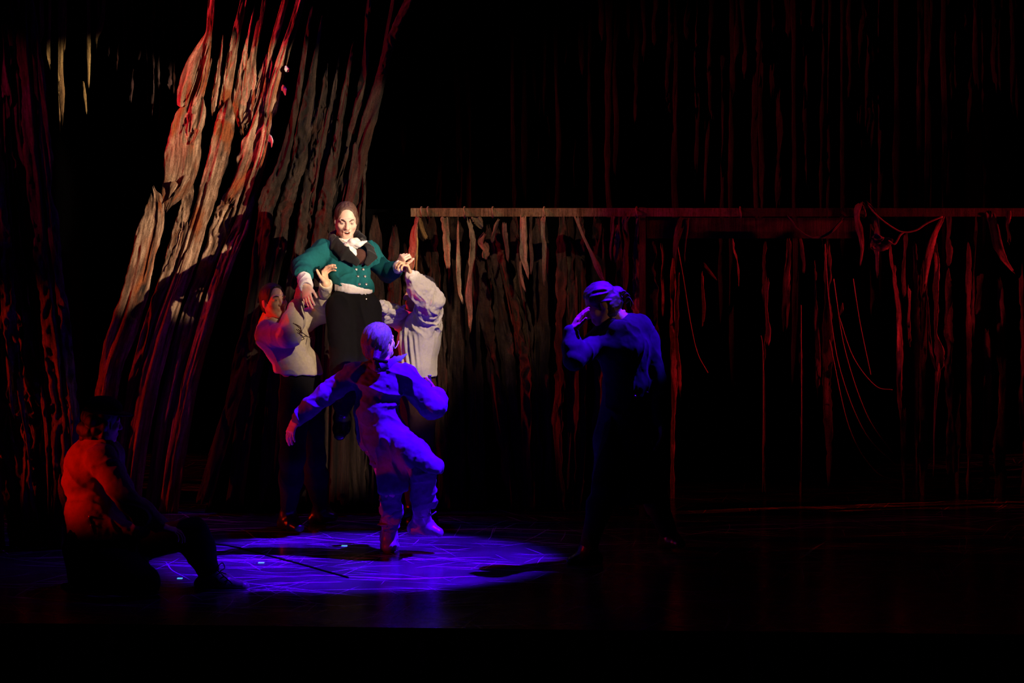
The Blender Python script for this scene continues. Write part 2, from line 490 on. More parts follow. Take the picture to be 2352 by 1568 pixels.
def build_backwall():
    nx, nz = 220, 2
    xs = np.linspace(-9, 9, nx)
    y = 19.6 + 0.09 * np.sin(xs * 14) + 0.05 * np.sin(xs * 31 + 1)
    v = [(x, yy, z) for z in (0.0, 8.0) for x, yy in zip(xs, y)] + [(x, yy + .02, z) for z in (0.0, 8.0) for x, yy in zip(xs, y)]
    f = [(i, i + 1, nx + i + 1, nx + i) for i in range(nx - 1)] + [(2 * nx + i, 3 * nx + i, 3 * nx + i + 1, 2 * nx + i + 1) for i in range(nx - 1)]
    o = link('wall_back', raw_mesh('wall_back', v, f), 'drape')
    tag(o, 'black pleated drape closing the back of the stage', None, None, 'structure')
build_backwall()

# --- left trunk: long sheets of fabric bark leaning outwards at the edge of the picture
def trunk(label, base, sheets, mat, seed, name='leaning_trunk', part='bark_sheet', cat='stage tree', shreds=0, light_block=None, **kw):
    t = empty(name, base, label, cat)
    if light_block:                                                     # added black sheet: blocks light and darkens the gaps between strips
        dd = sheets[0]['p'][0][2] + .16
        c = [P(a, b, dd) for a, b in light_block]; n = 24
        v = []
        for k in range(n + 1):
            u = k / n
            for q, w in ((c[0], c[1]), (c[3], c[2])):
                e = q.lerp(w, u); e.y += .03 * math.sin(k * 1.9); e.z = max(e.z, 0.0); v.append(e.copy())
        m = len(v)
        v += [e + Vector((0, .012, 0)) for e in v]
        f = [(2 * k, 2 * k + 1, 2 * k + 3, 2 * k + 2) for k in range(n)] + [(m + 2 * k, m + 2 * k + 2, m + 2 * k + 3, m + 2 * k + 1) for k in range(n)]
        link('light_block_sheet', raw_mesh('light_block_sheet', v, f), 'drape', t)
    for i, s in enumerate(sheets):
        opt = dict(kw)
        if isinstance(s, dict):
            opt.update({k: v for k, v in s.items() if k != 'p'}); s = s['p']
        mt = opt.pop('mat', mat)
        if s[-1][1] > 1100: opt.setdefault('taper', (.55, 1.0)); opt['jag'] = .35
        strip(part, s, mt, t, seed=seed + i * 7, **opt)
        if shreds and max(q[3] for q in s) > 16 and len(s) > 2:
            rs = np.random.RandomState(seed + i)
            for k in range(shreds):                                    # loose shreds peeling off the sheet
                m = len(s)
                a0 = rs.uniform(0, m - 2); a1 = min(m - 1, a0 + rs.uniform(.8, 2.4))
                sd = rs.uniform(-.5, .5)
                tt = np.linspace(a0, a1, 4)
                arr = np.array(s)
                cs = [np.interp(tt, np.arange(m), arr[:, j]) for j in range(4)]
                strip('bark_shred', [(cs[0][j] + sd * cs[3][j], cs[1][j], cs[2][j] - .035 - .015 * j * (k % 2), max(3, cs[3][j] * rs.uniform(.10, .34) * (1 - .22 * j))) for j in range(4)],
                      mt, t, seed=seed + 3000 + i * 5 + k, wr=.008, nu=6, curl=.3, rag=.25, twist=(rs.uniform(-.5, .5), rs.uniform(-.6, .6)), thick=.003, nv=36)
    return t

DL = 14.78
left_sheets = [
    dict(p=[(58, -40, DL, 40), (66, 130, DL, 52), (82, 300, DL, 56), (98, 470, DL, 58), (116, 640, DL, 60), (134, 800, DL, 62), (150, 960, DL, 60), (150, 1100, DL, 56), (142, 1262, DL, 60)], twist=(0.2, 0.25), ridge=.03),
    dict(p=[(34, -40, DL + .05, 26), (40, 150, DL + .05, 30), (52, 330, DL + .05, 34), (70, 520, DL + .05, 40), (92, 700, DL + .05, 46), (112, 880, DL + .05, 46), (128, 1040, DL + .05, 44), (128, 1258, DL + .05, 46)], twist=(0.5, 0.1, -.2)),
    dict(p=[(10, 60, DL + .1, 20), (16, 260, DL + .1, 30), (26, 420, DL + .1, 36), (44, 600, DL + .1, 40), (60, 780, DL + .1, 42), (80, 940, DL + .1, 46), (98, 1090, DL + .1, 44), (106, 1256, DL + .1, 46)], twist=(-.2, -.3)),
    dict(p=[(-20, 100, DL, 40), (-14, 350, DL, 40), (0, 560, DL, 44), (14, 720, DL, 44), (30, 880, DL, 44), (50, 1040, DL, 46), (76, 1258, DL, 50)], twist=(-.1, -.3)),
    dict(p=[(-50, 200, DL + .05, 50), (-36, 500, DL + .05, 50), (-20, 760, DL + .05, 50), (2, 960, DL + .05, 50), (26, 1120, DL + .05, 46), (44, 1257, DL + .05, 46)], twist=(-.3,)),
    dict(p=[(-60, 500, DL, 50), (-40, 900, DL, 50), (-10, 1258, DL, 60)], twist=(-.2,)),
    dict(p=[(64, 30, DL - .02, 12), (88, 220, DL - .02, 14), (108, 420, DL - .02, 15), (128, 600, DL - .02, 18), (146, 720, DL - .02, 22), (160, 860, DL - .02, 24), (172, 980, DL - .02, 22), (176, 1080, DL - .02, 14)], twist=(.8, .6, .9)),
    dict(p=[(140, 1090, DL - .04, 12), (150, 1150, DL - .04, 16), (156, 1200, DL - .04, 12), (160, 1258, DL - .04, 8)], twist=(.6,)),
]
trunk('tall dark stage trunk of purple-red lit bark sheets along the left edge', P(60, 1258, DL), left_sheets, 'bark_red', 10, wr=0.018, nu=15, rag=0.16, curl=.3, shreds=2)

DB = 16.25
def S(dd, *pts):
    return [(a, b, DB + dd, w) for a, b, w in pts]
main_sheets = [
    dict(p=S(.00, (352, 432, 10), (358, 470, 42), (342, 540, 58), (318, 640, 58), (288, 740, 60), (254, 850, 54), (236, 950, 52), (212, 1080, 52), (196, 1178, 56)), twist=(.1, .0, -.1), ridge=.015),
    dict(p=S(.02, (489, -40, 18), (484, 30, 18), (480, 75, 14), (468, 112, 34), (452, 160, 58), (438, 215, 62), (430, 262, 44)), twist=(.1, .2)),
    dict(p=S(-.02, (484, 104, 8), (476, 150, 14), (466, 195, 18), (452, 230, 18), (440, 268, 8)), twist=(.7, .3), wr=.012),
    dict(p=S(.00, (440, 240, 26), (430, 275, 60), (424, 320, 74), (419, 365, 76), (410, 410, 66), (394, 445, 50), (384, 474, 18)), twist=(.0, .1), rag=.1),
    dict(p=S(-.02, (462, 225, 12), (456, 262, 34), (446, 300, 30), (438, 330, 14)), twist=(.4,), wr=.02),
    dict(p=S(.03, (440, 420, 14), (430, 460, 26), (417, 520, 33), (400, 585, 34), (384, 640, 34), (352, 735, 36), (322, 850, 40), (294, 1000, 40), (272, 1178, 44)), twist=(.15, 0)),
    dict(p=S(.04, (511, 90, 3), (505, 140, 9), (499, 190, 12), (493, 228, 17), (488, 272, 3)), twist=(.2, -.2), wr=.008),
    dict(p=S(.03, (566, -40, 15), (558, 10, 16), (547, 60, 18), (537, 110, 20), (528, 160, 24), (520, 215, 25), (512, 268, 30)), twist=(.35, .2), wr=.010, rag=.06),
    dict(p=S(.00, (524, 230, 22), (520, 265, 40), (515, 300, 48), (504, 350, 46), (490, 400, 46), (476, 450, 44), (458, 510, 40), (439, 570, 42), (420, 630, 40), (398, 690, 40), (370, 780, 44), (340, 900, 46), (312, 1050, 46), (296, 1178, 46)), twist=(.25, .15, 0), ridge=.03, rag=.08),
    dict(p=S(.05, (585, 12, 3), (570, 85, 6), (561, 130, 15), (553, 190, 22), (545, 240, 28), (553, 290, 12), (560, 322, 3)), twist=(.1, -.2), rag=.2),
    dict(p=S(.04, (612, -40, 9), (606, 5, 10), (593, 67, 13), (581, 130, 14), (574, 180, 30), (566, 235, 34), (562, 280, 22), (566, 300, 6)), twist=(-.1, .2), rag=.2),
    dict(p=S(.06, (612, 130, 5), (606, 165, 20), (597, 214, 24), (584, 255, 20), (576, 285, 5)), twist=(-.2,), rag=.2),
    dict(p=S(.03, (668, -40, 14), (656, 0, 15), (637, 67, 17), (623, 120, 13), (614, 187, 15), (605, 241, 22)), twist=(.4, .2), wr=.009, rag=.08),
    dict(p=S(.00, (606, 225, 12), (599, 268, 28), (588, 318, 46), (573, 370, 52), (553, 420, 54), (530, 462, 48)), twist=(-.05, -.2), rag=.16),
    dict(p=S(.02, (540, 428, 30), (520, 480, 48), (503, 530, 46), (485, 585, 42), (466, 645, 42), (440, 725, 42), (410, 825, 44), (380, 960, 46), (352, 1178, 50)), twist=(-.1, 0)),
    dict(p=S(-.03, (706, -40, 19), (691, 0, 20), (672, 67, 22), (654, 120, 24), (640, 170, 28), (627, 225, 32), (618, 272, 30)), twist=(.3, .15), wr=.006, rag=.04, ridge=.02),
    dict(p=S(-.03, (621, 260, 22), (613, 305, 25), (601, 361, 26), (585, 418, 28), (568, 470, 30), (552, 525, 36), (532, 570, 36), (510, 630, 34), (490, 690, 34), (466, 770, 36), (432, 900, 40), (404, 1050, 44), (386, 1178, 44)), twist=(.25, .1), wr=.010, rag=.05, ridge=.02),
]
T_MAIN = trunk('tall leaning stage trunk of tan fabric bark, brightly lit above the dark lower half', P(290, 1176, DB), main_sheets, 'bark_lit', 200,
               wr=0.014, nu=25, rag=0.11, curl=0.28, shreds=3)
for i, (a, b, w, h) in enumerate([(657, 158, 9, 16), (652, 206, 11, 26), (620, 324, 10, 28)]):
    strip('cloth_scrap', [(a, b - h * .5, DB - .06, w * .4), (a + 1, b, DB - .08, w), (a + 3, b + h * .5, DB - .07, w * .6)], 'tuft', T_MAIN,
          seed=900 + i, wr=.02, nu=9, nv=24, rag=.6, curl=.1, twist=(.5, -.5), thick=.002)

DC = 16.08
def SC(dd, *pts):
    return [(a, b, DC + dd, w) for a, b, w in pts]
second_sheets = [
    dict(p=SC(.0, (716, 20, 8), (706, 80, 10), (694, 161, 13), (678, 252, 16), (662, 323, 20), (646, 381, 28), (626, 430, 36), (612, 478, 38), (603, 540, 34), (594, 620, 36), (580, 710, 34), (552, 840, 36), (528, 940, 34), (490, 1070, 36), (466, 1154, 40)), twist=(.0, -.15)),
    dict(p=SC(.03, (740, 40, 6), (730, 100, 9), (717, 178, 15), (704, 258, 30), (694, 320, 36), (684, 372, 34), (668, 436, 34), (654, 490, 32), (640, 560, 32), (622, 660, 34), (596, 790, 38), (566, 930, 40), (540, 1154, 44)), twist=(.1, -.1)),
    dict(p=SC(.05, (752, 150, 6), (740, 230, 18), (730, 291, 26), (717, 388, 32), (704, 478, 30), (690, 560, 34), (668, 700, 38), (640, 860, 42), (612, 1154, 46)), twist=(-.1, .1)),
    dict(p=SC(.02, (812, 100, 6), (798, 178, 9), (782, 275, 15), (769, 355, 22), (750, 452, 34), (738, 520, 34), (722, 640, 36), (704, 780, 40), (676, 1154, 48)), twist=(.2, 0)),
    dict(p=SC(.04, (850, -30, 8), (844, 60, 12), (838, 161, 14), (815, 275, 20), (798, 372, 23), (778, 452, 28), (764, 540, 30), (752, 680, 36), (736, 1154, 44)), twist=(0, .1)),
    dict(p=SC(-.02, (948, -40, 16), (936, 5, 18), (911, 60, 20), (889, 123, 22), (869, 200, 26), (848, 275, 36), (828, 355, 32), (811, 436, 28), (798, 520, 30), (788, 680, 34), (778, 1154, 44)), twist=(-.25, -.1), rag=.06, wr=.010),
    dict(p=SC(.0, (908, -30, 6), (893, 50, 8), (880, 120, 8), (868, 190, 6)), twist=(-.2,), wr=.006),
    dict(p=SC(.06, (778, 140, 4), (766, 220, 12), (752, 300, 20), (738, 390, 26), (726, 480, 26)), twist=(0.1,)),
    dict(p=SC(.06, (846, 200, 6), (838, 300, 18), (826, 420, 26), (818, 560, 34), (816, 760, 40), (820, 1154, 48)), twist=(-.1,)),
    dict(p=SC(.05, (862, 500, 24), (864, 700, 40), (862, 900, 42), (866, 1154, 50)), twist=(.1,)),
    dict(p=SC(.03, (906, 520, 20), (904, 700, 38), (910, 900, 42), (908, 1154, 48)), twist=(-.1,)),
    dict(p=SC(.05, (930, 560, 10), (944, 740, 34), (946, 900, 40), (950, 1154, 44)), twist=(0,)),
]
trunk('second leaning stage trunk, dim brown bark sheets behind the lifted performer', P(700, 1154, DC), second_sheets, 'bark_dim', 400, light_block=[(640, 480), (945, 480), (945, 1180), (470, 1180)], wr=0.016, nu=15, rag=0.15, curl=.35, shreds=2)

# --- bark wall under the beam
DW = 16.32
def SW(dd, *pts):
    return [(a, b, DW + dd, w) for a, b, w in pts]
wall_sheets = [
    dict(p=SW(.02, (966, 500, 40), (968, 640, 46), (972, 820, 44), (966, 1000, 44), (972, 1168, 46)), twist=(-0.18,)),
    dict(p=SW(.0, (992, 500, 24), (996, 600, 28), (1006, 760, 34), (1010, 950, 40), (1012, 1168, 44)), twist=(-0.58, -0.18,)),
    dict(p=SW(.04, (1040, 500, 40), (1042, 660, 44), (1046, 860, 44), (1048, 1168, 46)), twist=(-0.18,)),
    dict(p=SW(-.02, (1092, 545, 22), (1102, 640, 32), (1120, 760, 36), (1138, 900, 36), (1156, 1040, 32), (1178, 1168, 30)), twist=(-0.58, -0.73,)),
    dict(p=SW(.02, (1122, 520, 26), (1136, 640, 34), (1158, 780, 38), (1176, 930, 36), (1196, 1168, 40)), twist=(-0.48, -0.68,)),
    dict(p=SW(-.03, (1140, 520, 16), (1154, 600, 20), (1176, 700, 26), (1196, 800, 28), (1206, 900, 28), (1212, 1168, 30)), twist=(-0.68, -0.78,)),
    dict(p=SW(.03, (1080, 600, 26), (1084, 760, 36), (1092, 960, 40), (1098, 1168, 44)), twist=(-0.28,)),
    dict(p=SW(.03, (1180, 500, 34), (1190, 640, 32), (1212, 760, 26), (1224, 880, 22), (1232, 980, 18), (1236, 1168, 24)), twist=(-0.68, -0.88,)),
    dict(p=SW(.05, (1240, 500, 40), (1242, 700, 40), (1244, 900, 38), (1248, 1168, 44)), twist=(-0.18,)),
    dict(p=SW(-.02, (1292, 498, 20), (1288, 600, 24), (1284, 740, 28), (1286, 880, 26), (1280, 980, 30), (1288, 1168, 26)), twist=(-0.63, -0.98, -0.78,)),
    dict(p=SW(.0, (1306, 498, 24), (1308, 620, 26), (1312, 760, 30), (1314, 960, 32), (1310, 1100, 28), (1302, 1168, 24)), twist=(-0.38, -0.63,)),
    dict(p=SW(.01, (1334, 498, 16), (1332, 580, 22), (1334, 680, 24), (1336, 900, 26), (1330, 1080, 26), (1320, 1168, 20)), twist=(-0.48, -0.58,)),
    dict(p=SW(.02, (1372, 498, 28), (1374, 640, 30), (1378, 860, 32), (1380, 1168, 36)), twist=(-0.28,)),
    dict(p=SW(.0, (1424, 498, 24), (1426, 640, 26), (1424, 800, 30), (1428, 1168, 36)), twist=(-0.48,)),
    dict(p=SW(-.01, (1462, 560, 14), (1464, 660, 28), (1466, 740, 28), (1468, 900, 26), (1470, 1168, 30)), twist=(-0.63,), mat='bark_red'),
    dict(p=SW(.03, (1496, 560, 16), (1500, 700, 22), (1504, 900, 24), (1506, 1168, 26)), twist=(-0.58,)),
]
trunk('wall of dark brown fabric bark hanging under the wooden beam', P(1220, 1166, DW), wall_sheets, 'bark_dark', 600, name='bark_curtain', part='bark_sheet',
      cat='stage curtain', flutter=.35, light_block=[(938, 499), (1512, 499), (1512, 1164), (938, 1164)], wr=0.016, nu=15, rag=0.14, curl=.35, shreds=2)

# --- tattered thicket on the right: thin strips, vines and drooping ropes
DT = 17.0
rr = np.random.RandomState(5)
thicket = []
for (x, y0, y1, w, tw_) in [(1522, 560, 720, 8, -.5), (1548, 590, 1150, 14, -.6), (1562, 640, 900, 10, -.6), (1500, 900, 1150, 16, -.5), (1612, 628, 745, 9, -.7), (1683, 552, 655, 8, -.6),
                           (1757, 560, 690, 10, -.6), (1765, 640, 790, 12, -.5), (1756, 770, 1130, 6, -.7), (1835, 545, 625, 10, -.6), (1870, 600, 900, 14, -.5), (1810, 545, 760, 16, -.4), (1840, 760, 1160, 10, -.4),
                           (1905, 560, 1100, 20, -.4), (2055, 610, 745, 16, -.7), (2084, 540, 680, 10, -.7), (2086, 660, 790, 14, -.6), (2078, 940, 1225, 14, -.6), (2100, 560, 1150, 16, -.5),
                           (2126, 600, 1180, 18, -.4), (2180, 490, 610, 18, -.5), (2176, 620, 1200, 20, -.4), (2200, 900, 1220, 12, -.6), (2240, 495, 765, 9, -.6), (2256, 630, 720, 18, -.4),
                           (2262, 760, 1210, 24, -.3), (2300, 640, 1210, 26, -.3), (2345, 620, 1000, 22, -.4), (2320, 480, 560, 12, -.5), (2352, 880, 1210, 20, -.5), (2222, 560, 1200, 16, -.3)]:
    k = 5
    ys = np.linspace(y0, y1, k)
    xs = x + np.cumsum(rr.uniform(-4, 4, k))
    dd = DT + rr.uniform(-.12, .2)
    ws = w * rr.uniform(.6, 1.15, k)
    thicket.append(dict(p=[(a, b, dd, c) for a, b, c in zip(xs, ys, ws)], twist=(tw_, tw_ + rr.uniform(-.3, .3)), **(dict(mat='rag') if (x, y0) in ((1612, 628), (1683, 552), (1522, 560), (2055, 610), (2086, 660), (1562, 640), (1548, 590), (1765, 640)) else {})))  # chosen strips get the brighter canvas, standing in for stronger light
thicket += [
    dict(p=[(1615, 604, DT, 6), (1628, 622, DT, 10), (1646, 642, DT, 4)], twist=(-.4,)),
    dict(p=[(2046, 570, DT - .1, 12), (2050, 620, DT - .1, 10), (2062, 700, DT - .1, 14), (2066, 800, DT - .1, 15), (2066, 900, DT - .1, 12), (2067, 956, DT - .1, 4)], twist=(-.6,), mat='rag'),
    dict(p=[(1933, 695, DT - .1, 3), (1930, 712, DT - .1, 13), (1924, 728, DT - .1, 4)], twist=(-.5,), mat='rag'),
    dict(p=[(1556, 850, DT, 6), (1552, 880, DT, 12), (1548, 960, DT, 8)], twist=(-.6,), mat='rag'),
]
T_TH = trunk('dark thicket of thin red-edged strips and ropes on the right of the stage', P(1900, 1141, DT), thicket, 'rag_dark', 800, name='strip_thicket', part='bark_strip',
             cat='stage curtain', wr=0.010, nu=7, rag=0.2, curl=.2, thick=.003, flutter=.7, fray=.25)
for i, pts in enumerate([[(1556, 560), (1570, 640), (1586, 740), (1602, 810), (1626, 856)], [(1895, 560), (1905, 700), (1930, 850), (1985, 990), (2060, 1070)],
                         [(1915, 640), (1940, 800), (1990, 950), (2050, 1040)], [(1960, 640), (1975, 740), (2000, 860)], [(1925, 720), (1960, 820), (2010, 885), (2050, 895)],
                         [(1905, 780), (1950, 980), (2010, 1080), (2070, 1105)], [(1752, 1130), (1753, 900), (1752, 800), (1748, 770)], [(1840, 700), (1841, 950), (1840, 1150)]]):
    tube('vine', [P(a, b, DT - .15) for a, b in pts], .0035, 'rope', T_TH, 30, 5)

# --- wooden beam with hanging rags
DBM = 15.98
beam = empty('timber_beam', P(1650, 488, DBM), 'long weathered timber batten spanning above the bark wall, rags tied to it', 'beam')
segs = [(944, 1066), (1068, 1131), (1133, 1700), (1702, 2420)]
for a, b in segs:
    l, h = P(a, 497, DBM), P(b, 478, DBM)
    box('batten', (l.x, DBM - .03, l.z), (h.x, DBM + .05, h.z), 'wood' if a < 1700 else 'bark_dim', beam)  # right end in dark bark material: its lack of light is painted in
for a in (968, 983, 1067, 1132, 1250, 1462, 1700, 1985):
    c = P(a, 487.5, DBM)
    ring = [(c.x + .004 * math.sin(t * 2), c.y + .01 + .052 * math.cos(t), c.z + .037 * math.sin(t)) for t in np.linspace(0, 2 * math.pi, 14)]
    tube('lashing', ring, .005, 'rope', beam, 40, 5)
for a in (1478, 2385):
    l, h = P(a - 7, 497, DBM), P(a + 7, 497, DBM)
    box('post', (l.x, DBM + .10, 0.0), (h.x, DBM + .16, h.z + .06), 'bark_dark', beam)
fa, fb = P(1484, 546, DBM + .3), P(1962, 499, DBM + .3)
brd = box('cross_board', (fa.x, DBM + .17, fa.z), (fb.x, DBM + .20, fb.z), 'bark_dark', beam)

DR = 15.92
_rag_n = [0]
def rag(label, pts, mat='rag', seed=0, twist=(0,), name='cloth_rag', wr=.008, ragn=.16, nu=9, curl=.12, dz=None):
    _rag_n[0] += 1
    dd = DR + (((_rag_n[0] * 2) % 5) * .010 + .002 if dz is None else dz)
    o = strip(name, [(a, b, dd, w) for a, b, w in pts], mat, None, seed=seed + 50, twist=twist, wr=wr, rag=ragn, nu=nu, curl=curl, thick=.002,
              taper=(1.0, .5), flutter=.55, fray=.22, jag=.8)
    top = P(pts[0][0], pts[0][1], dd)                              # origin to the tied top
    o.data.transform(Matrix.Translation(-top)); o.location = top
    return tag(o, label, 'rag', 'rags tied along the wooden beam')
rag('red-sided ragged strip at the free end of the beam, leftmost of the hanging rags', [(958, 496, 10), (952, 530, 20), (948, 575, 22), (944, 620, 16)], 'rag', 1, (-.7, -.5))
rag('short yellowish scrap tied in a knot near the free end of the beam', [(962, 496, 8), (966, 514, 12), (972, 532, 10), (979, 548, 12)], 'rag_ochre', 2, (.5, -.2))
rag('narrow ochre strip right behind the knotted yellow scrap, edge-on', [(957, 520, 5), (957, 570, 5), (956, 625, 4)], 'rag_ochre', 22, (.5,))
rag('wide tan strip with a squared end, hanging near the raised white sleeve', [(1020, 496, 17), (1025, 535, 19), (1027, 580, 18), (1030, 614, 14)], 'rag', 3, (.1, -.1))
rag('thin twisted red strip with a pale pointed tip', [(1052, 496, 5), (1051, 550, 6), (1053, 610, 10), (1055, 660, 9), (1062, 692, 6)], 'rag', 4, (-.7, -.4, .2))
rag('long crumpled grey-and-red strip reaching lowest of the beam rags', [(1078, 508, 12), (1086, 555, 16), (1082, 610, 16), (1076, 670, 16), (1078, 720, 12), (1079, 758, 5)], 'rag', 5, (-.3, .2, -.5), ragn=.3)
rag('folded triangular scrap pinned under the beam beside a dark gap', [(1090, 496, 22), (1097, 510, 22), (1108, 524, 6)], 'rag', 6, (.2,), wr=.018)
rag('bunched pale rag knot with frayed ends over the leaning bark', [(1112, 535, 16), (1103, 556, 26), (1116, 575, 24), (1120, 594, 18)], 'rag', 7, (.3, -.3), wr=.03, ragn=.4)
rag('small bent tan scrap with a red lower edge on the leaning bark', [(1146, 504, 10), (1140, 518, 14), (1133, 540, 10), (1130, 556, 6)], 'rag', 8, (.3, -.6), wr=.02)
rag('narrow dark reddish strip hanging close left of the wide pale strip', [(1158, 512, 12), (1160, 545, 14), (1166, 580, 10), (1167, 600, 4)], 'rag_dark', 9, (-.3,))
rag('widest pale pink-tan strip with a long slanting tip', [(1203, 496, 15), (1203, 540, 20), (1204, 585, 20), (1209, 615, 12), (1214, 640, 3)], 'rag', 10, (.05, -.1), ragn=.12)
rag('small hooked tip of cloth dangling below the widest pale strip', [(1195, 600, 5), (1196, 625, 6), (1200, 650, 7), (1207, 668, 3)], 'rag', 11, (.2,))
rag('slim violet-grey strip touching the widest pale strip', [(1219, 496, 8), (1218, 540, 8), (1221, 590, 9), (1220, 626, 5)], 'rag_dark', 12, (.3, .5))
rag('straight whitish strip folded over the beam, ending in a curled tip', [(1248, 495, 13), (1247, 530, 11), (1250, 570, 12), (1249, 615, 8), (1250, 653, 4)], 'rag', 13, (.1, .2), ragn=.12)
rag('long diagonal pink ribbon slanting down towards the bowed head', [(1322, 496, 10), (1336, 535, 6), (1355, 575, 7), (1372, 612, 15), (1380, 632, 10), (1389, 651, 3)], 'rag', 14, (.2, -.2), ragn=.1)
rag('dark curled strip left of the pink leaf-shaped rag', [(1408, 497, 12), (1406, 530, 12), (1402, 565, 8), (1404, 596, 4)], 'rag_dark', 15, (-.3,))
rag('pink leaf-shaped rag with a pointed end', [(1420, 515, 5), (1418, 545, 11), (1415, 575, 13), (1413, 602, 3)], 'rag', 16, (-.1,))
rag('looped greenish-grey strip tied by a small pink fold', [(1440, 497, 20), (1434, 514, 12), (1440, 560, 15), (1438, 610, 15), (1436, 672, 10)], 'rag_dark', 17, (.1, .3))
rag('slim orange-topped strip at the post, with a grey tip', [(1464, 496, 6), (1463, 535, 7), (1459, 570, 9), (1462, 610, 9), (1466, 642, 3)], 'rag', 18, (-.2, .3))
rag('bluish-grey bunched rag hanging alone beyond the post', [(1568, 500, 22), (1560, 525, 20), (1553, 560, 14), (1549, 598, 5)], 'rag_dark', 19, (.5, .2), wr=.02)
rag('thin pale tail hanging behind the bluish-grey bunched rag', [(1578, 502, 10), (1577, 535, 8), (1574, 575, 5), (1573, 600, 3)], 'rag_dark', 20, (.2,))
rag('dim swag of cloth looped between two points of the dark beam', [(1802, 490, 10), (1818, 508, 12), (1834, 528, 6), (1865, 545, 6), (1905, 535, 10), (1935, 505, 12)], 'rag_dark', 21, (-.3,))
rag('bright red dangling strip, left one of the tattered bunch over the post', [(1976, 468, 18), (1970, 495, 14), (1975, 530, 14), (1980, 565, 8), (1975, 606, 4)], 'rag', 30, (-.3, .2), ragn=.35, wr=.02)
rag('red fringed strip with a long straight tail, right one of the tattered bunch', [(1988, 468, 12), (2002, 492, 18), (2012, 525, 22), (2012, 560, 14), (2015, 600, 7), (2016, 638, 4)], 'rag', 31, (-.3, .1), ragn=.45, wr=.025)
rag('tattered dark red clump caught on the sagging cord', [(2004, 540, 10), (2018, 556, 30), (2034, 560, 26), (2052, 552, 12)], 'rag', 32, (-.4,), ragn=.5, wr=.03)
rag('long twisted violet strip ending in a red point over the hanging vine', [(2168, 497, 8), (2152, 530, 14), (2140, 560, 20), (2130, 600, 14), (2126, 640, 10), (2123, 668, 3)], 'rag', 33, (.3, -.2))
rag('hanging red vine of knotted cloth, the longest on the right', [(2148, 560, 12), (2152, 610, 10), (2150, 665, 14), (2152, 720, 14), (2150, 765, 6), (2158, 800, 22), (2160, 830, 20), (2154, 860, 12), (2150, 930, 8), (2148, 1020, 5), (2146, 1090, 4)], 'rag', 34, (-.5, -.3, -.6), ragn=.3)
rag('thin outer loop of cloth beside the knotted red vine', [(2128, 660, 5), (2132, 720, 6), (2136, 790, 7), (2144, 830, 8), (2152, 850, 6)], 'rag_dark', 35, (-.4,))
rag('wide dim violet band slanting down near the right edge', [(2272, 488, 22), (2286, 530, 24), (2294, 568, 20), (2310, 600, 12), (2331, 628, 4)], 'rag_dark', 36, (-.3,))
rag('short red scrap at the far right end of the beam', [(2316, 484, 10), (2316, 500, 11), (2314, 515, 5)], 'rag', 37, (-.4,))
for i, pts in enumerate([[(1992, 470), (2018, 498), (2050, 522), (2075, 533), (2105, 528), (2130, 512), (2165, 497)], [(2040, 552), (2055, 560), (2068, 540), (2078, 532)]]):
    o = tube('cord', [P(a, b, DR) for a, b in pts], .006, 'rope', None, 40, 6)
    tag(o, ['sagging reddish cord strung from the tattered bunch to the long violet strip', 'short loose cord end linking the dark red clump to the sagging cord'][i], 'cord')

# --- hanging strips of the back border and the ochre border at top left
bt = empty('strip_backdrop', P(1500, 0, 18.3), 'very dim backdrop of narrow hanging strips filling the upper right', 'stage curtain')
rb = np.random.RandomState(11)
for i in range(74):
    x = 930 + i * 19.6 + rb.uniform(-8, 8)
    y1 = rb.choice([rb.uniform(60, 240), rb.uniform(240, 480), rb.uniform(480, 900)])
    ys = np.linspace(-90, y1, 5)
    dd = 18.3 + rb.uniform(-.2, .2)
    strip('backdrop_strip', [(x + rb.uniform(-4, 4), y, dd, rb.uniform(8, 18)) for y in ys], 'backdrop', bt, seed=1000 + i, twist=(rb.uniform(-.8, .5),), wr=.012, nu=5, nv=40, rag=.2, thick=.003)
bl = empty('strip_backdrop', P(360, 0, 17.6), 'dim red backdrop of thin hanging strips left of the lit trunk', 'stage curtain')
for i, (x, y1, w) in enumerate([(270, 150, 7), (288, 215, 9), (301, 225, 11), (322, 130, 7), (335, 240, 8), (351, 250, 10), (366, 280, 8), (374, 90, 10), (388, 210, 9), (400, 230, 8), (415, 110, 8), (430, 150, 7), (248, 120, 6), (446, 80, 8)]):
    ys = np.linspace(-90, y1, 5)
    strip('backdrop_strip', [(x + rb.uniform(-3, 3), y, 17.6, w * rb.uniform(.7, 1.2)) for y in ys], 'bark_red', bl, seed=1200 + i, twist=(-.5, -.8), wr=.010, nu=5, nv=40, rag=.15, thick=.003)
DO = 17.0
oc = empty('ochre_border', P(150, -60, DO), 'ochre canvas border cut into pointed hanging strips at top left', 'stage curtain')
for i, pts in enumerate([[(142, -60, 14), (142, 60, 12), (140, 150, 10), (142, 215, 13), (144, 272, 5)], [(135, -60, 5), (136, 120, 5), (136, 200, 6), (138, 290, 2)], [(204, -60, 10), (203, 60, 9), (204, 130, 10), (204, 205, 3)],
                         [(192, 188, 4), (195, 220, 7), (199, 260, 3)], [(96, -60, 10), (95, 30, 10), (95, 70, 13), (92, 98, 4)], [(115, -60, 8), (113, 60, 8), (111, 120, 9), (115, 152, 3)], [(150, -60, 7), (150, 60, 6), (148, 120, 3)],
                         [(238, -60, 8), (237, 20, 9), (230, 60, 13), (223, 85, 6), (222, 104, 2)], [(226, -60, 4), (226, 40, 4)], [(68, -60, 7), (68, 80, 5)]]):
    strip('border_strip', [(a, b, DO, w) for a, b, w in pts], 'rag_ochre', oc, seed=1300 + i, twist=(-.1, .2), wr=.006, nu=7, nv=50, rag=.12, thick=.003, taper=(1, .3))

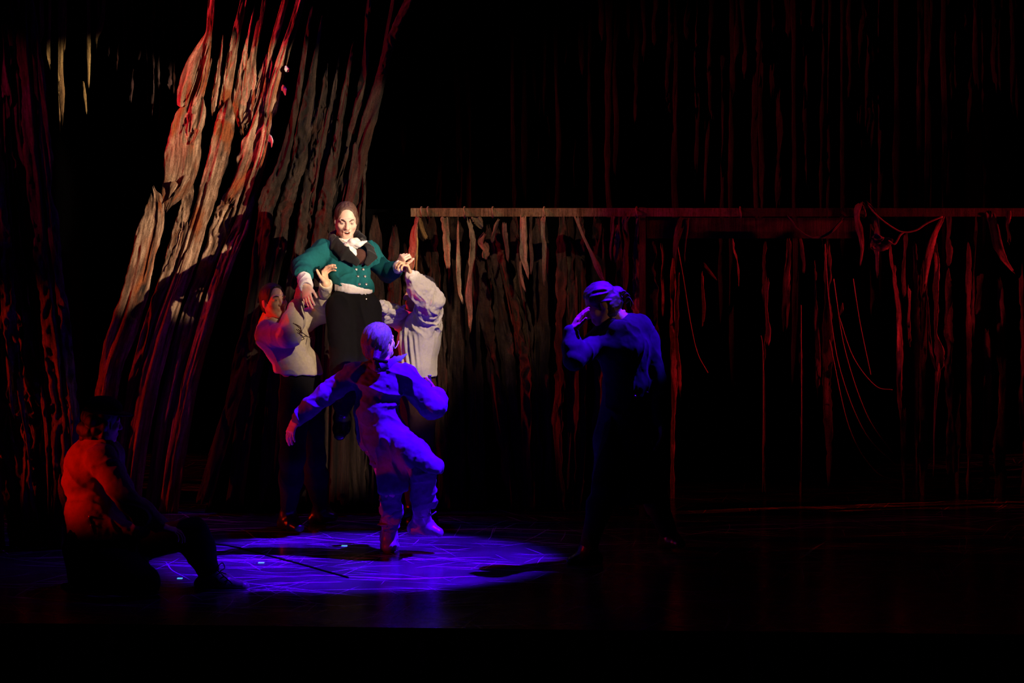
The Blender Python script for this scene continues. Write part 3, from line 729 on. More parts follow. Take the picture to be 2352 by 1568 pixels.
# --- marks and cable on the floor
def floor_pt(px, py):
    d = FPX * CAM_Z / (py - HORIZON)
    return Vector(((px - 1176) / FPX * d, d, 0.0))
for px, py, w, lab in [(600, 1292, 14, 'bright cyan glow-tape mark on the floor, between the boots of kneeling figure and dancer'),
                       (413, 1328, 12, 'dimmer green glow-tape mark on the floor under the bent knee'),
                       (791, 1253, 13, 'small cyan glow-tape mark in the shadow beside the dancer')]:
    c = floor_pt(px, py); hw = w * c.y / FPX / 2
    o = box('tape_mark', (-hw, -.014, 0.0), (hw, .014, .002), 'tape'); o.location = c
    tag(o, lab, 'tape mark')
cb = tube('cable', [floor_pt(a, b) + Vector((0, 0, .004)) for a, b in [(470, 1247), (540, 1257), (610, 1275), (690, 1296), (760, 1316), (800, 1327)]], .006, 'cable', None, 40, 6)
tag(cb, 'thin black cable lying across the blue-lit floor', 'cable')

# ------------------------------------------------------------------ implicit-surface modelling for the figures
class Field:
    def __init__(self, lo, hi, h):
        self.lo = np.array(lo, np.float64); self.h = h
        self.n = np.ceil((np.array(hi) - self.lo) / h).astype(int) + 1
        self.a = np.full(self.n, 1.0, np.float32)
    def _win(self, lo, hi):
        i0 = np.clip(np.floor((np.array(lo) - self.lo) / self.h).astype(int), 0, self.n - 1)
        i1 = np.clip(np.ceil((np.array(hi) - self.lo) / self.h).astype(int) + 1, 1, self.n)
        if np.any(i1 <= i0): return None
        sl = tuple(slice(a, b) for a, b in zip(i0, i1))
        g = [(self.lo[k] + np.arange(i0[k], i1[k]) * self.h).astype(np.float32) for k in range(3)]
        return sl, g[0][:, None, None], g[1][None, :, None], g[2][None, None, :]
    def _merge(self, sl, d, k, mode):
        a = self.a[sl]
        if mode == 'sub':
            d = -d
            hh = np.maximum(k - np.abs(a - d), 0) / k if k > 0 else 0
            self.a[sl] = np.maximum(a, d) + hh * hh * k * 0.25
        else:
            hh = np.maximum(k - np.abs(a - d), 0) / k if k > 0 else 0
            self.a[sl] = np.minimum(a, d) - hh * hh * k * 0.25
    def seg(self, a, b, ra, rb, k=0.02, side=None, mode='add', flat=False):
        """tapered capsule with elliptical section; radii scalar or (r along side, r across)"""
        a, b = np.array(a, float), np.array(b, float)
        ra = np.array((ra, ra) if np.isscalar(ra) else ra, float); rb = np.array((rb, rb) if np.isscalar(rb) else rb, float)
        R = max(ra.max(), rb.max()) + k + 3 * self.h
        w = self._win(np.minimum(a, b) - R, np.maximum(a, b) + R)
        if w is None: return
        sl, X, Y, Z = w
        u = b - a; L = np.linalg.norm(u) + 1e-9; u = u / L
        s = np.array(side if side is not None else ((1, 0, 0) if abs(u[0]) < .8 else (0, 0, 1)), float)
        s = s - u * s.dot(u); s /= np.linalg.norm(s) + 1e-9
        f = np.cross(u, s)
        dx, dy, dz = X - a[0], Y - a[1], Z - a[2]
        t = dx * u[0] + dy * u[1] + dz * u[2]
        ps = dx * s[0] + dy * s[1] + dz * s[2]
        pf = dx * f[0] + dy * f[1] + dz * f[2]
        tc = np.clip(t, 0, L); e = t - tc; tc = tc / L
        r1 = ra[0] + (rb[0] - ra[0]) * tc; r2 = ra[1] + (rb[1] - ra[1]) * tc
        rm = np.minimum(r1, r2)
        if flat:
            d = np.maximum((np.sqrt((ps / r1) ** 2 + (pf / r2) ** 2) - 1) * rm, np.abs(t - L / 2) - L / 2)
        else:
            d = (np.sqrt((ps / r1) ** 2 + (pf / r2) ** 2 + (e / rm) ** 2) - 1) * rm
        self._merge(sl, d.astype(np.float32), k, mode)
    def chain(self, pts, radii, k=0.02, side=None, mode='add'):
        for i in range(len(pts) - 1):
            self.seg(pts[i], pts[i + 1], radii[i], radii[i + 1], k, side, mode)
    def ell(self, c, r, k=0.02, rot=None, mode='add'):
        c = np.array(c, float); r = np.array((r, r, r) if np.isscalar(r) else r, float)
        R = r.max() + k + 3 * self.h
        w = self._win(c - R, c + R)
        if w is None: return
        sl, X, Y, Z = w
        m = np.eye(3) if rot is None else np.array(rot)          # rows = local axes in world space
        dx, dy, dz = X - c[0], Y - c[1], Z - c[2]
        q = [(dx * m[i][0] + dy * m[i][1] + dz * m[i][2]) for i in range(3)]
        k0 = np.sqrt(sum((q[i] / r[i]) ** 2 for i in range(3)))
        k1 = np.sqrt(sum((q[i] / r[i] ** 2) ** 2 for i in range(3))) + 1e-6
        self._merge(sl, (k0 * (k0 - 1) / k1).astype(np.float32), k, mode)
    def cut(self, p, nrm, k=0.0, centre=None, radius=None):
        """remove everything on the side the normal points to (within radius of centre)"""
        p = np.array(p, float); nrm = np.array(nrm, float); nrm /= np.linalg.norm(nrm)
        if centre is None:
            w = self._win(self.lo, self.lo + self.n * self.h)
        else:
            centre = np.array(centre, float); w = self._win(centre - radius, centre + radius)
        sl, X, Y, Z = w
        d = (X - p[0]) * nrm[0] + (Y - p[1]) * nrm[1] + (Z - p[2]) * nrm[2]
        if centre is not None:
            r = np.sqrt((X - centre[0]) ** 2 + (Y - centre[1]) ** 2 + (Z - centre[2]) ** 2) - radius
            d = np.minimum(d, -r)
        self.a[sl] = np.maximum(self.a[sl], d.astype(np.float32))
    def mesh(self, name, disp=None, smooth=1):
        a = self.a
        ins = a < 0
        n = self.n
        c = np.zeros(n - 1, np.int8)
        for dx in (0, 1):
            for dy in (0, 1):
                for dz in (0, 1):
                    c += ins[dx:n[0] - 1 + dx, dy:n[1] - 1 + dy, dz:n[2] - 1 + dz]
        act = (c > 0) & (c < 8)
        cells = np.argwhere(act)
        idg = np.full(n - 1, -1, np.int32)
        idg[act] = np.arange(len(cells))
        acc = np.zeros((len(cells), 3)); cnt = np.zeros(len(cells))
        for ax in range(3):
            o1, o2 = [k for k in range(3) if k != ax]
            for p in (0, 1):
                for q in (0, 1):
                    off = np.zeros(3, int); off[o1] = p; off[o2] = q
                    i = cells + off; j = i.copy(); j[:, ax] += 1
                    va = a[i[:, 0], i[:, 1], i[:, 2]]; vb = a[j[:, 0], j[:, 1], j[:, 2]]
                    x = (va < 0) != (vb < 0)
                    t = np.where(x, va / np.where(x, va - vb, 1), 0)
                    pt = np.zeros((len(cells), 3)); pt[:, o1] = p; pt[:, o2] = q; pt[:, ax] = t
                    acc += pt * x[:, None]; cnt += x
        verts = self.lo + (cells + acc / cnt[:, None]) * self.h
        quads = []
        for ax in range(3):
            o1, o2 = (ax + 1) % 3, (ax + 2) % 3
            sA = [slice(None)] * 3; sB = [slice(None)] * 3
            sA[ax] = slice(0, n[ax] - 1); sB[ax] = slice(1, n[ax])
            A, B = ins[tuple(sA)], ins[tuple(sB)]
            e = np.argwhere(A != B)
            e = e[(e[:, o1] > 0) & (e[:, o2] > 0) & (e[:, o1] < n[o1] - 1) & (e[:, o2] < n[o2] - 1)]
            fl = A[e[:, 0], e[:, 1], e[:, 2]]
            ids = []
            for p, q in ((1, 1), (0, 1), (0, 0), (1, 0)):
                i = e.copy(); i[:, o1] -= p; i[:, o2] -= q
                ids.append(idg[i[:, 0], i[:, 1], i[:, 2]])
            qd = np.stack(ids, 1)
            qd[~fl] = qd[~fl][:, ::-1]
            quads.append(qd)
        quads = np.concatenate(quads)
        for _ in range(smooth):
            s = np.zeros_like(verts); m = np.zeros(len(verts))
            for i, j in ((0, 1), (1, 2), (2, 3), (3, 0)):
                np.add.at(s, quads[:, i], verts[quads[:, j]]); np.add.at(s, quads[:, j], verts[quads[:, i]])
                np.add.at(m, quads[:, i], 1); np.add.at(m, quads[:, j], 1)
            verts = verts * 0.5 + 0.5 * s / m[:, None]
        if disp is not None:
            nn = np.zeros_like(verts)
            q0, q1, q2, q3 = (verts[quads[:, i]] for i in range(4))
            fn = np.cross(q2 - q0, q3 - q1)
            for i in range(4):
                np.add.at(nn, quads[:, i], fn)
            nn /= np.linalg.norm(nn, axis=1)[:, None] + 1e-12
            verts = verts + nn * disp(verts)[:, None]
        me = bpy.data.meshes.new(name)
        me.vertices.add(len(verts)); me.vertices.foreach_set('co', verts.astype(np.float32).ravel())
        me.loops.add(quads.size); me.loops.foreach_set('vertex_index', quads.astype(np.int32).ravel())
        me.polygons.add(len(quads))
        me.polygons.foreach_set('loop_start', np.arange(0, quads.size, 4, dtype=np.int32))
        me.update(calc_edges=True)
        me.validate()
        return me

def folds(amp, freq, direction=(0, 0, 1), stretch=0.35, seed=0.0, fine=0.3):
    """ridged cloth folds running along `direction`"""
    dv = np.array(direction, float); dv /= np.linalg.norm(dv)
    def f(p):
        along = p @ dv
        q = p - np.outer(along, dv) * (1 - stretch)
        w = q * freq + seed
        w = w + 0.6 * np.stack([vnoise(p * freq * .5 + 3), vnoise(p * freq * .5 + 9), vnoise(p * freq * .5 + 17)], 1)
        r = 1 - 2 * np.abs(vnoise(w))
        return amp * (r * np.abs(r) + fine * fbm(p * freq * 2.5 + 5, 2))
    return f

def frame(fwd, up):
    f = np.array(fwd, float); f /= np.linalg.norm(f)
    u = np.array(up, float); u = u - f * u.dot(f); u /= np.linalg.norm(u)
    r = np.cross(f, u)                                  # person's right hand side
    return r, f, u

def unit(v):
    v = np.array(v, float); return v / (np.linalg.norm(v) + 1e-9)

def add_head(F, c, fwd, up, s=1.0, mouth='closed'):
    r, f, u = frame(fwd, up); c = np.array(c, float)
    rot = [r, f, u]
    L = lambda x, y, z: c + (r * x + f * y + u * z) * s
    F.ell(L(0, -.016, .034), (.071 * s, .090 * s, .080 * s), .02, rot)
    F.ell(L(0, .022, -.030), (.058 * s, .066 * s, .078 * s), .03, rot)
    F.ell(L(0, .062, -.092), (.021 * s, .020 * s, .018 * s), .03, rot)
    for e in (-1, 1):
        F.seg(L(e * .050, .000, -.045), L(e * .016, .060, -.090), .016 * s, .015 * s, .03)
        F.ell(L(e * .040, .058, -.022), (.021 * s, .020 * s, .018 * s), .025, rot)
        F.ell(L(e * .031, .104, .004), (.021 * s, .019 * s, .013 * s), .012, rot, 'sub')
        F.seg(L(e * .010, .084, .024), L(e * .046, .070, .022), .009 * s, .008 * s, .014)
        F.ell(L(e * .031, .074, .003), .0135 * s, .004)
        F.ell(L(e * .073, -.008, -.006), (.009 * s, .020 * s, .032 * s), .008, rot)
    F.seg(L(0, .083, .018), L(0, .106, -.026), .007 * s, .0125 * s, .012)
    for e in (-1, 1):
        F.ell(L(e * .012, .095, -.031), .009 * s, .008)
    if mouth == 'open':
        F.seg(L(-.018, .083, -.052), L(.018, .083, -.052), .0085 * s, .0085 * s, .012)
        F.seg(L(-.015, .080, -.076), L(.015, .080, -.076), .010 * s, .010 * s, .012)
        F.ell(L(0, .094, -.064), (.021 * s, .022 * s, .0085 * s), .005, rot, 'sub')
    else:
        F.seg(L(-.017, .084, -.056), L(.017, .084, -.056), .0072 * s, .0072 * s, .010)
        F.seg(L(-.014, .083, -.067), L(.014, .083, -.067), .0082 * s, .0082 * s, .010)
    return L

def add_hand(F, wrist, along, palm_n, right=True, curl=(.5, .5, .4), spread=.10, thumb=(.7, .3), s=1.0):
    """palm and five fingers. along = towards the fingertips, palm_n = out of the palm"""
    a = unit(along); n = np.array(palm_n, float); n = unit(n - a * n.dot(a))
    t = np.cross(a, n) * (1 if right else -1)             # towards the thumb side
    w = np.array(wrist, float)
    Q = lambda x, y, z: w + (a * x + t * y + n * z) * s
    F.seg(Q(.000, 0, 0), Q(.030, 0, 0), (.026 * s, .019 * s), (.034 * s, .015 * s), .012, side=t)
    F.seg(Q(.028, 0, 0), Q(.082, .001, .002), (.037 * s, .014 * s), (.039 * s, .012 * s), .010, side=t)
    lens = [(.040, .025, .020), (.045, .029, .021), (.041, .027, .020), (.032, .020, .017)]
    for i, ls in enumerate(lens):
        y = .030 - .0200 * i
        base = Q(.084 - .006 * abs(i - 1), y, 0.003)
        ang = 0.0
        side_ang = spread * (1.2 - i * .8)
        p = base; rad = (.0092 - (.0012 if i == 3 else 0)) * s
        dirn = unit(a * math.cos(side_ang) + t * math.sin(side_ang))
        for j, l in enumerate(ls):
            ang += curl[j] * (1 + .06 * i)
            d = dirn * math.cos(ang) + n * math.sin(ang)
            q = p + d * l * s
            F.seg(p, q, rad * (1 - .06 * j), rad * (1 - .06 * (j + 1)), .004)
            p = q
    p = Q(.022, .028, .004)
    d0 = unit(a * math.cos(thumb[0]) + t * math.sin(thumb[0]) + n * thumb[1])
    q = p + d0 * .042 * s
    F.seg(p, q, .014 * s, .0112 * s, .012)
    d1 = unit(d0 + a * .5 + n * thumb[1] * .5)
    q2 = q + d1 * .030 * s; F.seg(q, q2, .0108 * s, .0098 * s, .004)
    q3 = q2 + unit(d1 + a * .25) * .024 * s; F.seg(q2, q3, .0098 * s, .0085 * s, .004)

def torso(F, J, g=0.0, k=0.04, down=True):
    """neck base, chest, waist, hip with shoulders; g inflates"""
    sR, sL = np.array(J['shR']), np.array(J['shL'])
    side = unit(sR - sL)
    nb, ch, wa, hp = (np.array(J[q]) for q in ('neck', 'chest', 'waist', 'hip'))
    F.seg(sR, sL, .062 + g, .062 + g, k)
    up = ch + (nb - ch) * .55
    b = J.get('bulk', 1.0)
    F.seg(up, ch, (.125 * b + g, .088 * b + g), (.150 * b + g, .108 * b + g), k, side)
    F.seg(ch, wa, (.150 * b + g, .108 * b + g), (.128 * b + g, .094 * b + g), k, side)
    if down:
        F.seg(wa, hp, (.128 * b + g, .094 * b + g), (.155 * b + g, .110 * b + g), k, side)

def arm(F, J, S, g=0.0, k=0.02, upto=1.0, puff=0.0):
    s, e, w = (np.array(J[q + S]) for q in ('sh', 'el', 'wr'))
    m = e + (w - e) * .45
    F.seg(s, e, .056 + g + puff * .5, .043 + g + puff, k)
    F.seg(e, m, .043 + g + puff, .041 + g + puff, k)
    F.seg(m, e + (w - e) * upto, .041 + g + puff, .028 + g + puff * .2, k)

def leg(F, J, S, g=0.0, k=0.03, upto=1.0):
    h, kn, an = (np.array(J[q + S]) for q in ('hp', 'kn', 'an'))
    m = kn + (an - kn) * .35
    F.seg(h, kn, .088 + g, .058 + g, k)
    F.seg(kn, m, .056 + g, .056 + g, k)
    F.seg(m, kn + (an - kn) * upto, .056 + g, .037 + g, k)

def foot(F, an, toe, g=0.0, heel=.05):
    an, toe = np.array(an, float), np.array(toe, float)
    d = unit(toe - an)
    hl = np.array((an - unit(np.array((d[0], d[1], 0))) * heel)); hl[2] = an[2] - .055
    mid = hl + (toe - hl) * .55 + np.array((0, 0, .018))
    F.seg(an, hl, .040 + g, .034 + g, .03)
    F.seg(hl, mid, (.034 + g, .030 + g), (.042 + g, .030 + g), .02, side=np.cross(d, (0, 0, 1)))
    F.seg(an, mid, .038 + g, .036 + g, .03)
    F.seg(mid, toe, (.042 + g, .028 + g), (.028 + g, .020 + g), .02, side=np.cross(d, (0, 0, 1)))

def bounds(pts, pad):
    p = np.array([np.array(q, float) for q in pts])
    return p.min(0) - pad, p.max(0) + pad

BODY_H, CLOTH_H = 0.0042, 0.0055
def make_body(J, person, skin):
    keys = [q for q in J if q not in ('bulk',) and not q.startswith('_')]
    pts = [J[q] for q in keys] + [J['_head'][0]]
    lo, hi = bounds(pts, .20)
    F = Field(lo, hi, BODY_H)
    torso(F, J)
    nb = np.array(J['neck'])
    hc, fwd, up, hs = J['_head'][:4]
    r, f, u = frame(fwd, up)
    F.seg(np.array(hc) + (-f * .022 - u * .045) * hs, nb, .052, .060, .03)
    for S_ in 'RL':
        arm(F, J, S_); leg(F, J, S_)
        if 'toe' + S_ in J: foot(F, J['an' + S_], J['toe' + S_])
        hd = J.get('_hand' + S_)
        if hd: add_hand(F, J['wr' + S_], right=(S_ == 'R'), **hd)
    add_head(F, hc, fwd, up, hs, J['_head'][4] if len(J['_head']) > 4 else 'closed')
    me = F.mesh('body', smooth=1)
    o = link('body', me, skin, person)
    paint_face(me, hc, fwd, up, hs, J['_head'][4] if len(J['_head']) > 4 else 'closed')
    return o

def paint_face(me, hc, fwd, up, s, mouth):
    """lips, mouth cavity and eyes as a colour attribute of the skin"""
    r, f, u = frame(fwd, up)
    n = len(me.vertices)
    co = np.empty(n * 3, np.float32); me.vertices.foreach_get('co', co); co = co.reshape(-1, 3) - np.array(hc)
    x, y, z = co @ r / s, co @ f / s, co @ u / s
    col = np.zeros((n, 4), np.float32)
    def put(mask, c, gain=1.0):
        m = np.clip(mask, 0, 1)[:, None] * gain
        col[:, :3] = np.where(col[:, 3:] + m > 0, (col[:, :3] * col[:, 3:] * (1 - m) + np.array(c) * m) / np.maximum(col[:, 3:] * (1 - m) + m, 1e-6), 0)
        col[:, 3:] = col[:, 3:] * (1 - m) + m
    front = np.clip((y - .066) / .008, 0, 1)
    if mouth == 'open':
        d = np.sqrt((x / .022) ** 2 + ((z + .064) / .0165) ** 2)
        put(front * np.clip((1.12 - d) * 4, 0, 1), (.50, .19, .16), .85)
        d2 = np.sqrt((x / .018) ** 2 + ((z + .065) / .0075) ** 2)
        put(np.clip((1.05 - d2) * 4, 0, 1) * (y > .03) * np.clip((.090 - y) / .004, 0, 1), (.05, .01, .01))
    else:
        d = np.sqrt((x / .021) ** 2 + ((z + .0615) / .010) ** 2)
        put(np.clip((y - .078) / .004, 0, 1) * np.clip((1.1 - d) * 4, 0, 1), (.42, .16, .12), .85)
    for e in (-1, 1):
        ex = (x - e * .031) / .0135; ez = (z - .0012) / (.0056 * np.clip(1 - .7 * ex ** 2, .15, 1))
        fr = np.clip((y - .074) / .004, 0, 1)
        put(fr * np.clip((1.15 - np.maximum(np.abs(ex), np.abs(ez))) * 4, 0, 1), (.42, .38, .36), .9)
        di = np.sqrt((x - e * .031 - .0015) ** 2 + (z - .0018) ** 2)
        put(fr * np.clip((.0058 - di) / .002, 0, 1), (.05, .035, .03))
        zl = .0068 - .006 * ex ** 2 * .6
        put(fr * np.clip(1 - np.abs(z - zl) / .0032, 0, 1) * (np.abs(ex) < 1.05), (.10, .05, .04), .75)
        put(np.clip(1 - np.sqrt((x - e * .030) ** 2 + ((z - .012) * 1.6) ** 2) / .016, 0, 1) * fr, (.40, .22, .18), .45)
    at = me.color_attributes.new('make_up', 'FLOAT_COLOR', 'POINT')
    at.data.foreach_set('color', col.ravel())

def brows(J, person, mat, angry=0.0):
    hc, fwd, up, s = J['_head'][:4]
    r, f, u = frame(fwd, up); c = np.array(hc)
    for e in (-1, 1):
        pts = [c + (r * e * xx + f * yy + u * zz) * s for xx, yy, zz in ((.012, .094, .022 - angry), (.030, .089, .029), (.048, .074, .024))]
        tube('eyebrow', pts, .0035, mat, person, 12, 6, radii=[.0022, .0040, .0018])

def hair_cap(J, person, mat, disp=None, cutfn=None, extra=None, grow=.010, name='hair', h=.004, ears=False):
    hc, fwd, up, s = J['_head'][:4]
    r, f, u = frame(fwd, up); c = np.array(hc); rot = [r, f, u]
    L = lambda x, y, z: c + (r * x + f * y + u * z) * s
    F = Field(c - .26, c + .26, h)
    F.ell(L(0, -.018, .036), ((.071 + grow) * s, (.090 + grow) * s, (.080 + grow) * s), .02, rot)
    F.ell(L(0, -.030, -.020), ((.066 + grow) * s, (.062 + grow) * s, (.070 + grow) * s), .02, rot)
    F.ell(L(0, .090, -.024), (.067 * s, .074 * s, .116 * s), .018, rot, 'sub')       # face opening
    F.ell(L(0, .088, .050), (.050 * s, .046 * s, .047 * s), .016, rot, 'sub')       # forehead
    if not ears:
        for e in (-1, 1):
            F.ell(L(e * .085, .0, -.030), (.030 * s, .030 * s, .042 * s), .01, rot, 'sub')
    if ears:
        for e in (-1, 1):
            F.ell(L(e * .070, -.012, -.006), (.0145 * s, .025 * s, .037 * s), .01, rot)
    if extra: extra(F, L, rot, s)
    if cutfn: cutfn(F, L, rot, s)
    return link(name, F.mesh(name, disp, 1), mat, person)

def strands(amp, freq=60, direction=(0, 0, 1)):
    dv = unit(direction)
    def f(p):
        along = p @ dv
        q = p - np.outer(along, dv) * .82
        return amp * (1 - 2 * np.abs(vnoise(q * freq)) + .5 * vnoise(q * freq * 2))
    return f

def garment(name, person, mat, pts, build, disp=None, h=CLOTH_H, pad=.22, smooth=2):
    lo, hi = bounds(pts, pad)
    F = Field(lo, hi, h)
    build(F)
    return link(name, F.mesh(name, disp, smooth), mat, person)

def buttons(person, places, mat='metal', r=.009, name='button'):
    for c, nrm in places:
        c = np.array(c, float); n_ = unit(nrm)
        a = unit(np.cross(n_, (0.2, 0.1, 1))); b = np.cross(n_, a)
        v, fcs, m = [], [], 10
        for rr_, hh in ((r, -.002), (r, .003), (r * .7, .006), (r * .25, .0045)):
            for i in range(m):
                t = 2 * math.pi * i / m
                v.append(c + (a * math.cos(t) + b * math.sin(t)) * rr_ + n_ * hh)
        for k in range(3):
            for i in range(m):
                j = (i + 1) % m
                fcs.append((k * m + i, k * m + j, (k + 1) * m + j, (k + 1) * m + i))
        fcs.append(tuple(3 * m + i for i in range(m))); fcs.append(tuple(range(m - 1, -1, -1)))
        link(name, raw_mesh(name, v, fcs), mat, person)

def A(px, py, d):
    return np.array(P(px, py, d))

from mathutils.bvhtree import BVHTree
def on_surface(objs, px, py, lift=0.002):
    """front-most point of the garments along the photo ray, with its normal"""
    best = None
    o = Vector((0, 0, CAM_Z)); d = (P(px, py, 10.0) - o).normalized()
    for ob in objs:
        if '_bvh' not in globals(): globals()['_bvh'] = {}
        if ob.name not in _bvh:
            me = ob.data
            co = np.empty(len(me.vertices) * 3, np.float32); me.vertices.foreach_get('co', co)
            _bvh[ob.name] = BVHTree.FromPolygons(co.reshape(-1, 3).tolist(), [tuple(pp.vertices) for pp in me.polygons])
        h = _bvh[ob.name].ray_cast(o, d)
        if h[0] is not None and (best is None or h[3] < best[2]):
            best = (h[0], h[1], h[3])
    if best is None: return np.array(P(px, py, 15.2)), np.array((0, -1.0, 0))
    n = best[1] if best[1].y < 0 else -best[1]
    return np.array(best[0] + n * lift), np.array(n)

# ================================================================== the six performers
# ------------------------------------------------------------------ 1. lifted performer in the teal tailcoat
def lifted():
    J = dict(neck=A(790, 562, 15.50), chest=A(797, 612, 15.41), waist=A(812, 662, 15.32), hip=A(812, 712, 15.32),
             shR=A(744, 582, 15.43), shL=A(845, 582, 15.49), elR=A(692, 612, 15.32), wrR=A(702, 656, 15.06),
             elL=A(890, 628, 15.55), wrL=A(918, 612, 15.34), hpR=A(786, 712, 15.30), hpL=A(838, 712, 15.32),
             knR=A(790, 850, 15.10), anR=A(786, 960, 15.36), knL=A(846, 850, 15.12), anL=A(836, 965, 15.38),
             toeR=A(780, 1000, 15.28), toeL=A(838, 1004, 15.30), bulk=.80)
    J['_head'] = (A(795, 505, 15.42), (.16, -.93, -.28), (.07, -.28, .93), 0.99, 'open')
    J['_handR'] = dict(along=(.12, -.55, -.85), palm_n=(.5, .8, -.3), curl=(.25, .3, .2), spread=.06, thumb=(.5, .3), s=.92)
    J['_handL'] = dict(along=(.25, -.45, .80), palm_n=(.75, .5, .2), curl=(1.1, 1.2, .8), spread=.04, thumb=(.5, .6), s=.92)
    t = empty('person', A(812, 1005, 15.3), 'performer in teal tailcoat lifted high, grimacing, black trousers and white cravat', 'person')
    make_body(J, t, 'skin_pale')
    brows(J, t, 'hair_fair', .004)
    # combed-back hair with a parting and a low bun
    def part(F, L, rot, s):
        F.ell(L(0, -.105, -.02), (.034 * s, .030 * s, .036 * s), .02, rot)
    def parting(F, L, rot, s):
        F.seg(L(-.004, .060, .104), L(-.004, -.03, .124), .0042, .0042, .004, mode='sub')
    hair_cap(J, t, 'hair_fair', strands(.0022, 70, (.3, -.3, 1)), parting, part, .0042, ears=True)
    # teeth
    r, f, u = frame(*J['_head'][1:3]); c = J['_head'][0]
    tube('teeth', [c + r * x + f * y + u * -.0575 for x, y in ((-.015, .078), (0, .085), (.015, .078))], .0038, 'teeth', t, 10, 6)
    # teal coat
    def coat(F):
        torso(F, J, .020, .03, True)
        arm(F, J, 'R', .014, .03, .55, .004); arm(F, J, 'L', .012, .03, .75)
        F.seg(A(742, 574, 15.43), A(722, 588, 15.40), .062, .054, .03)           # puffed sleeve head
        F.ell(A(790, 540, 15.45), (.062, .062, .075), .01, mode='sub')
        F.cut(A(800, 659, 15.3), (-.24, 0, -1))
        F.cut(A(790, 548, 15.44), (0, -.3, 1), centre=A(790, 540, 15.45), radius=.11)
        e = J['elR'] + (J['wrR'] - J['elR']) * .52
        F.ell(e + unit(J['wrR'] - J['elR']) * .055, .062, .0, mode='sub')
    coat_o = garment('tailcoat', t, 'teal', [J[q] for q in ('neck', 'shR', 'shL', 'elR', 'elL', 'wrR', 'wrL', 'waist')], coat, folds(.007, 13, (.7, .2, -.5), .3, 2))
    def panel(F):
        F.seg(A(827, 606, 15.33), A(834, 658, 15.245), (.046, .028), (.040, .026), .01, side=(1, 0.12, 0))
        F.cut(A(830, 664, 15.2), (0, 0, -1))
    pan = garment('front_panel', t, 'teal', [A(820, 600, 15.3), A(835, 660, 15.2)], panel, None, .004, .1)
    buttons(t, [on_surface([coat_o, pan], a, b) for (a, b) in [(813, 605), (818, 619), (822, 635), (826, 653), (832, 605), (834, 619), (838, 635), (841, 653)]], 'metal', .0095)
    # black velvet collar and lapels
    def lap(F):
        F.chain([A(760, 545, 15.455), A(768, 558, 15.347), A(792, 582, 15.268), A(822, 604, 15.245)], [(.034, .012), (.044, .013), (.046, .012), (.024, .010)], .012, side=(.55, -.35, .75))
        F.chain([A(834, 552, 15.471), A(848, 566, 15.372), A(856, 586, 15.300), A(842, 606, 15.253)], [(.030, .012), (.036, .013), (.036, .012), (.018, .010)], .012, side=(-.8, -.3, .5))
        F.chain([A(758, 545, 15.465), A(775, 536, 15.550), A(800, 533, 15.582), A(822, 540, 15.548), A(836, 552, 15.471)], [(.03, .012)] * 5, .012, side=(0, .3, 1))
    garment('velvet_collar', t, 'velvet', [A(750, 530, 15.424), A(870, 610, 15.276), A(800, 540, 15.618)], lap, folds(.002, 20), .004, .1)
    # pointed wing of the coat collar standing out at the shoulder
    tube('collar_wing', [A(850, 556, 15.448), A(858, 572, 15.409), A(868, 598, 15.383)], .01, 'teal', t, 16, 6, radii=[.022, .018, .003])
    # white cravat
    def crav(F):
        F.chain([A(776, 553, 15.424), A(784, 563, 15.338), A(796, 569, 15.300), A(810, 581, 15.288), A(820, 591, 15.292)], [.018, .024, .028, .025, .014], .015)
        F.chain([A(794, 567, 15.291), A(808, 557, 15.282), A(824, 561, 15.280), A(842, 554, 15.324)], [.016, .022, .018, .005], .012)
        F.seg(A(788, 559, 15.401), A(815, 559, 15.401), .038, .038, .02)
    garment('cravat', t, 'white', [A(770, 547, 15.338), A(842, 597, 15.308)], crav, folds(.004, 30, (.5, 0, -.7), .3, 4), .0035, .08)
    def vest(F):
        F.ell(A(824, 590, 15.308), (.055, .04, .055), .01)
    garment('waistcoat', t, 'maroon', [A(824, 590, 15.288)], vest, None, .004, .1)
    # shirt: cuffs and the band showing under the coat
    def shirt(F):
        F.seg(A(812, 652, 15.30), A(813, 668, 15.30), (.119, .092), (.122, .094), .01, side=(1, 0, 0))
        F.cut(A(812, 654, 15.3), (.24, 0, 1))
        F.cut(A(812, 672, 15.3), (-.1, 0, -1))
    garment('shirt', t, 'white', [A(765, 650, 15.3), A(860, 670, 15.3)], shirt, folds(.006, 16, (0, 0, 1), .3), .005, .2)
    def cuff(F):
        e, w = J['elR'], J['wrR']
        F.seg(e + (w - e) * .55, w, .042, .046, .01)
        F.ell(w + unit(w - e) * .055, .046, 0, mode='sub')
    garment('shirt_cuff', t, 'white', [J['wrR'], J['elR']], cuff, folds(.004, 25, (0, -.4, -1), .2), .004, .1)
    def cuff2(F):
        e, w = J['elL'], J['wrL']
        F.chain([e + (w - e) * .72, w + (w - e) * .02], [.036, .040], .01)
    garment('shirt_cuff', t, 'white', [J['wrL'], J['elL']], cuff2, folds(.005, 25), .004, .1)
    # black high-waisted trousers
    def trs(F):
        F.seg(A(813, 668, 15.30), J['hip'], (.118, .090), (.142, .11), .03, side=(1, 0, 0))
        leg(F, J, 'R', .024, .04, .75); leg(F, J, 'L', .024, .04, .75)
        F.cut(A(812, 666, 15.3), (.12, 0, 1), centre=A(812, 650, 15.3), radius=.3)
    trs_o = garment('trousers', t, 'black', [J[q] for q in ('waist', 'hip', 'knR', 'knL', 'anR', 'anL')], trs, folds(.007, 9, (0, .2, 1), .3))
    buttons(t, [on_surface([trs_o], 839, 676), on_surface([trs_o], 841, 687)], 'metal', .006, 'trouser_button')
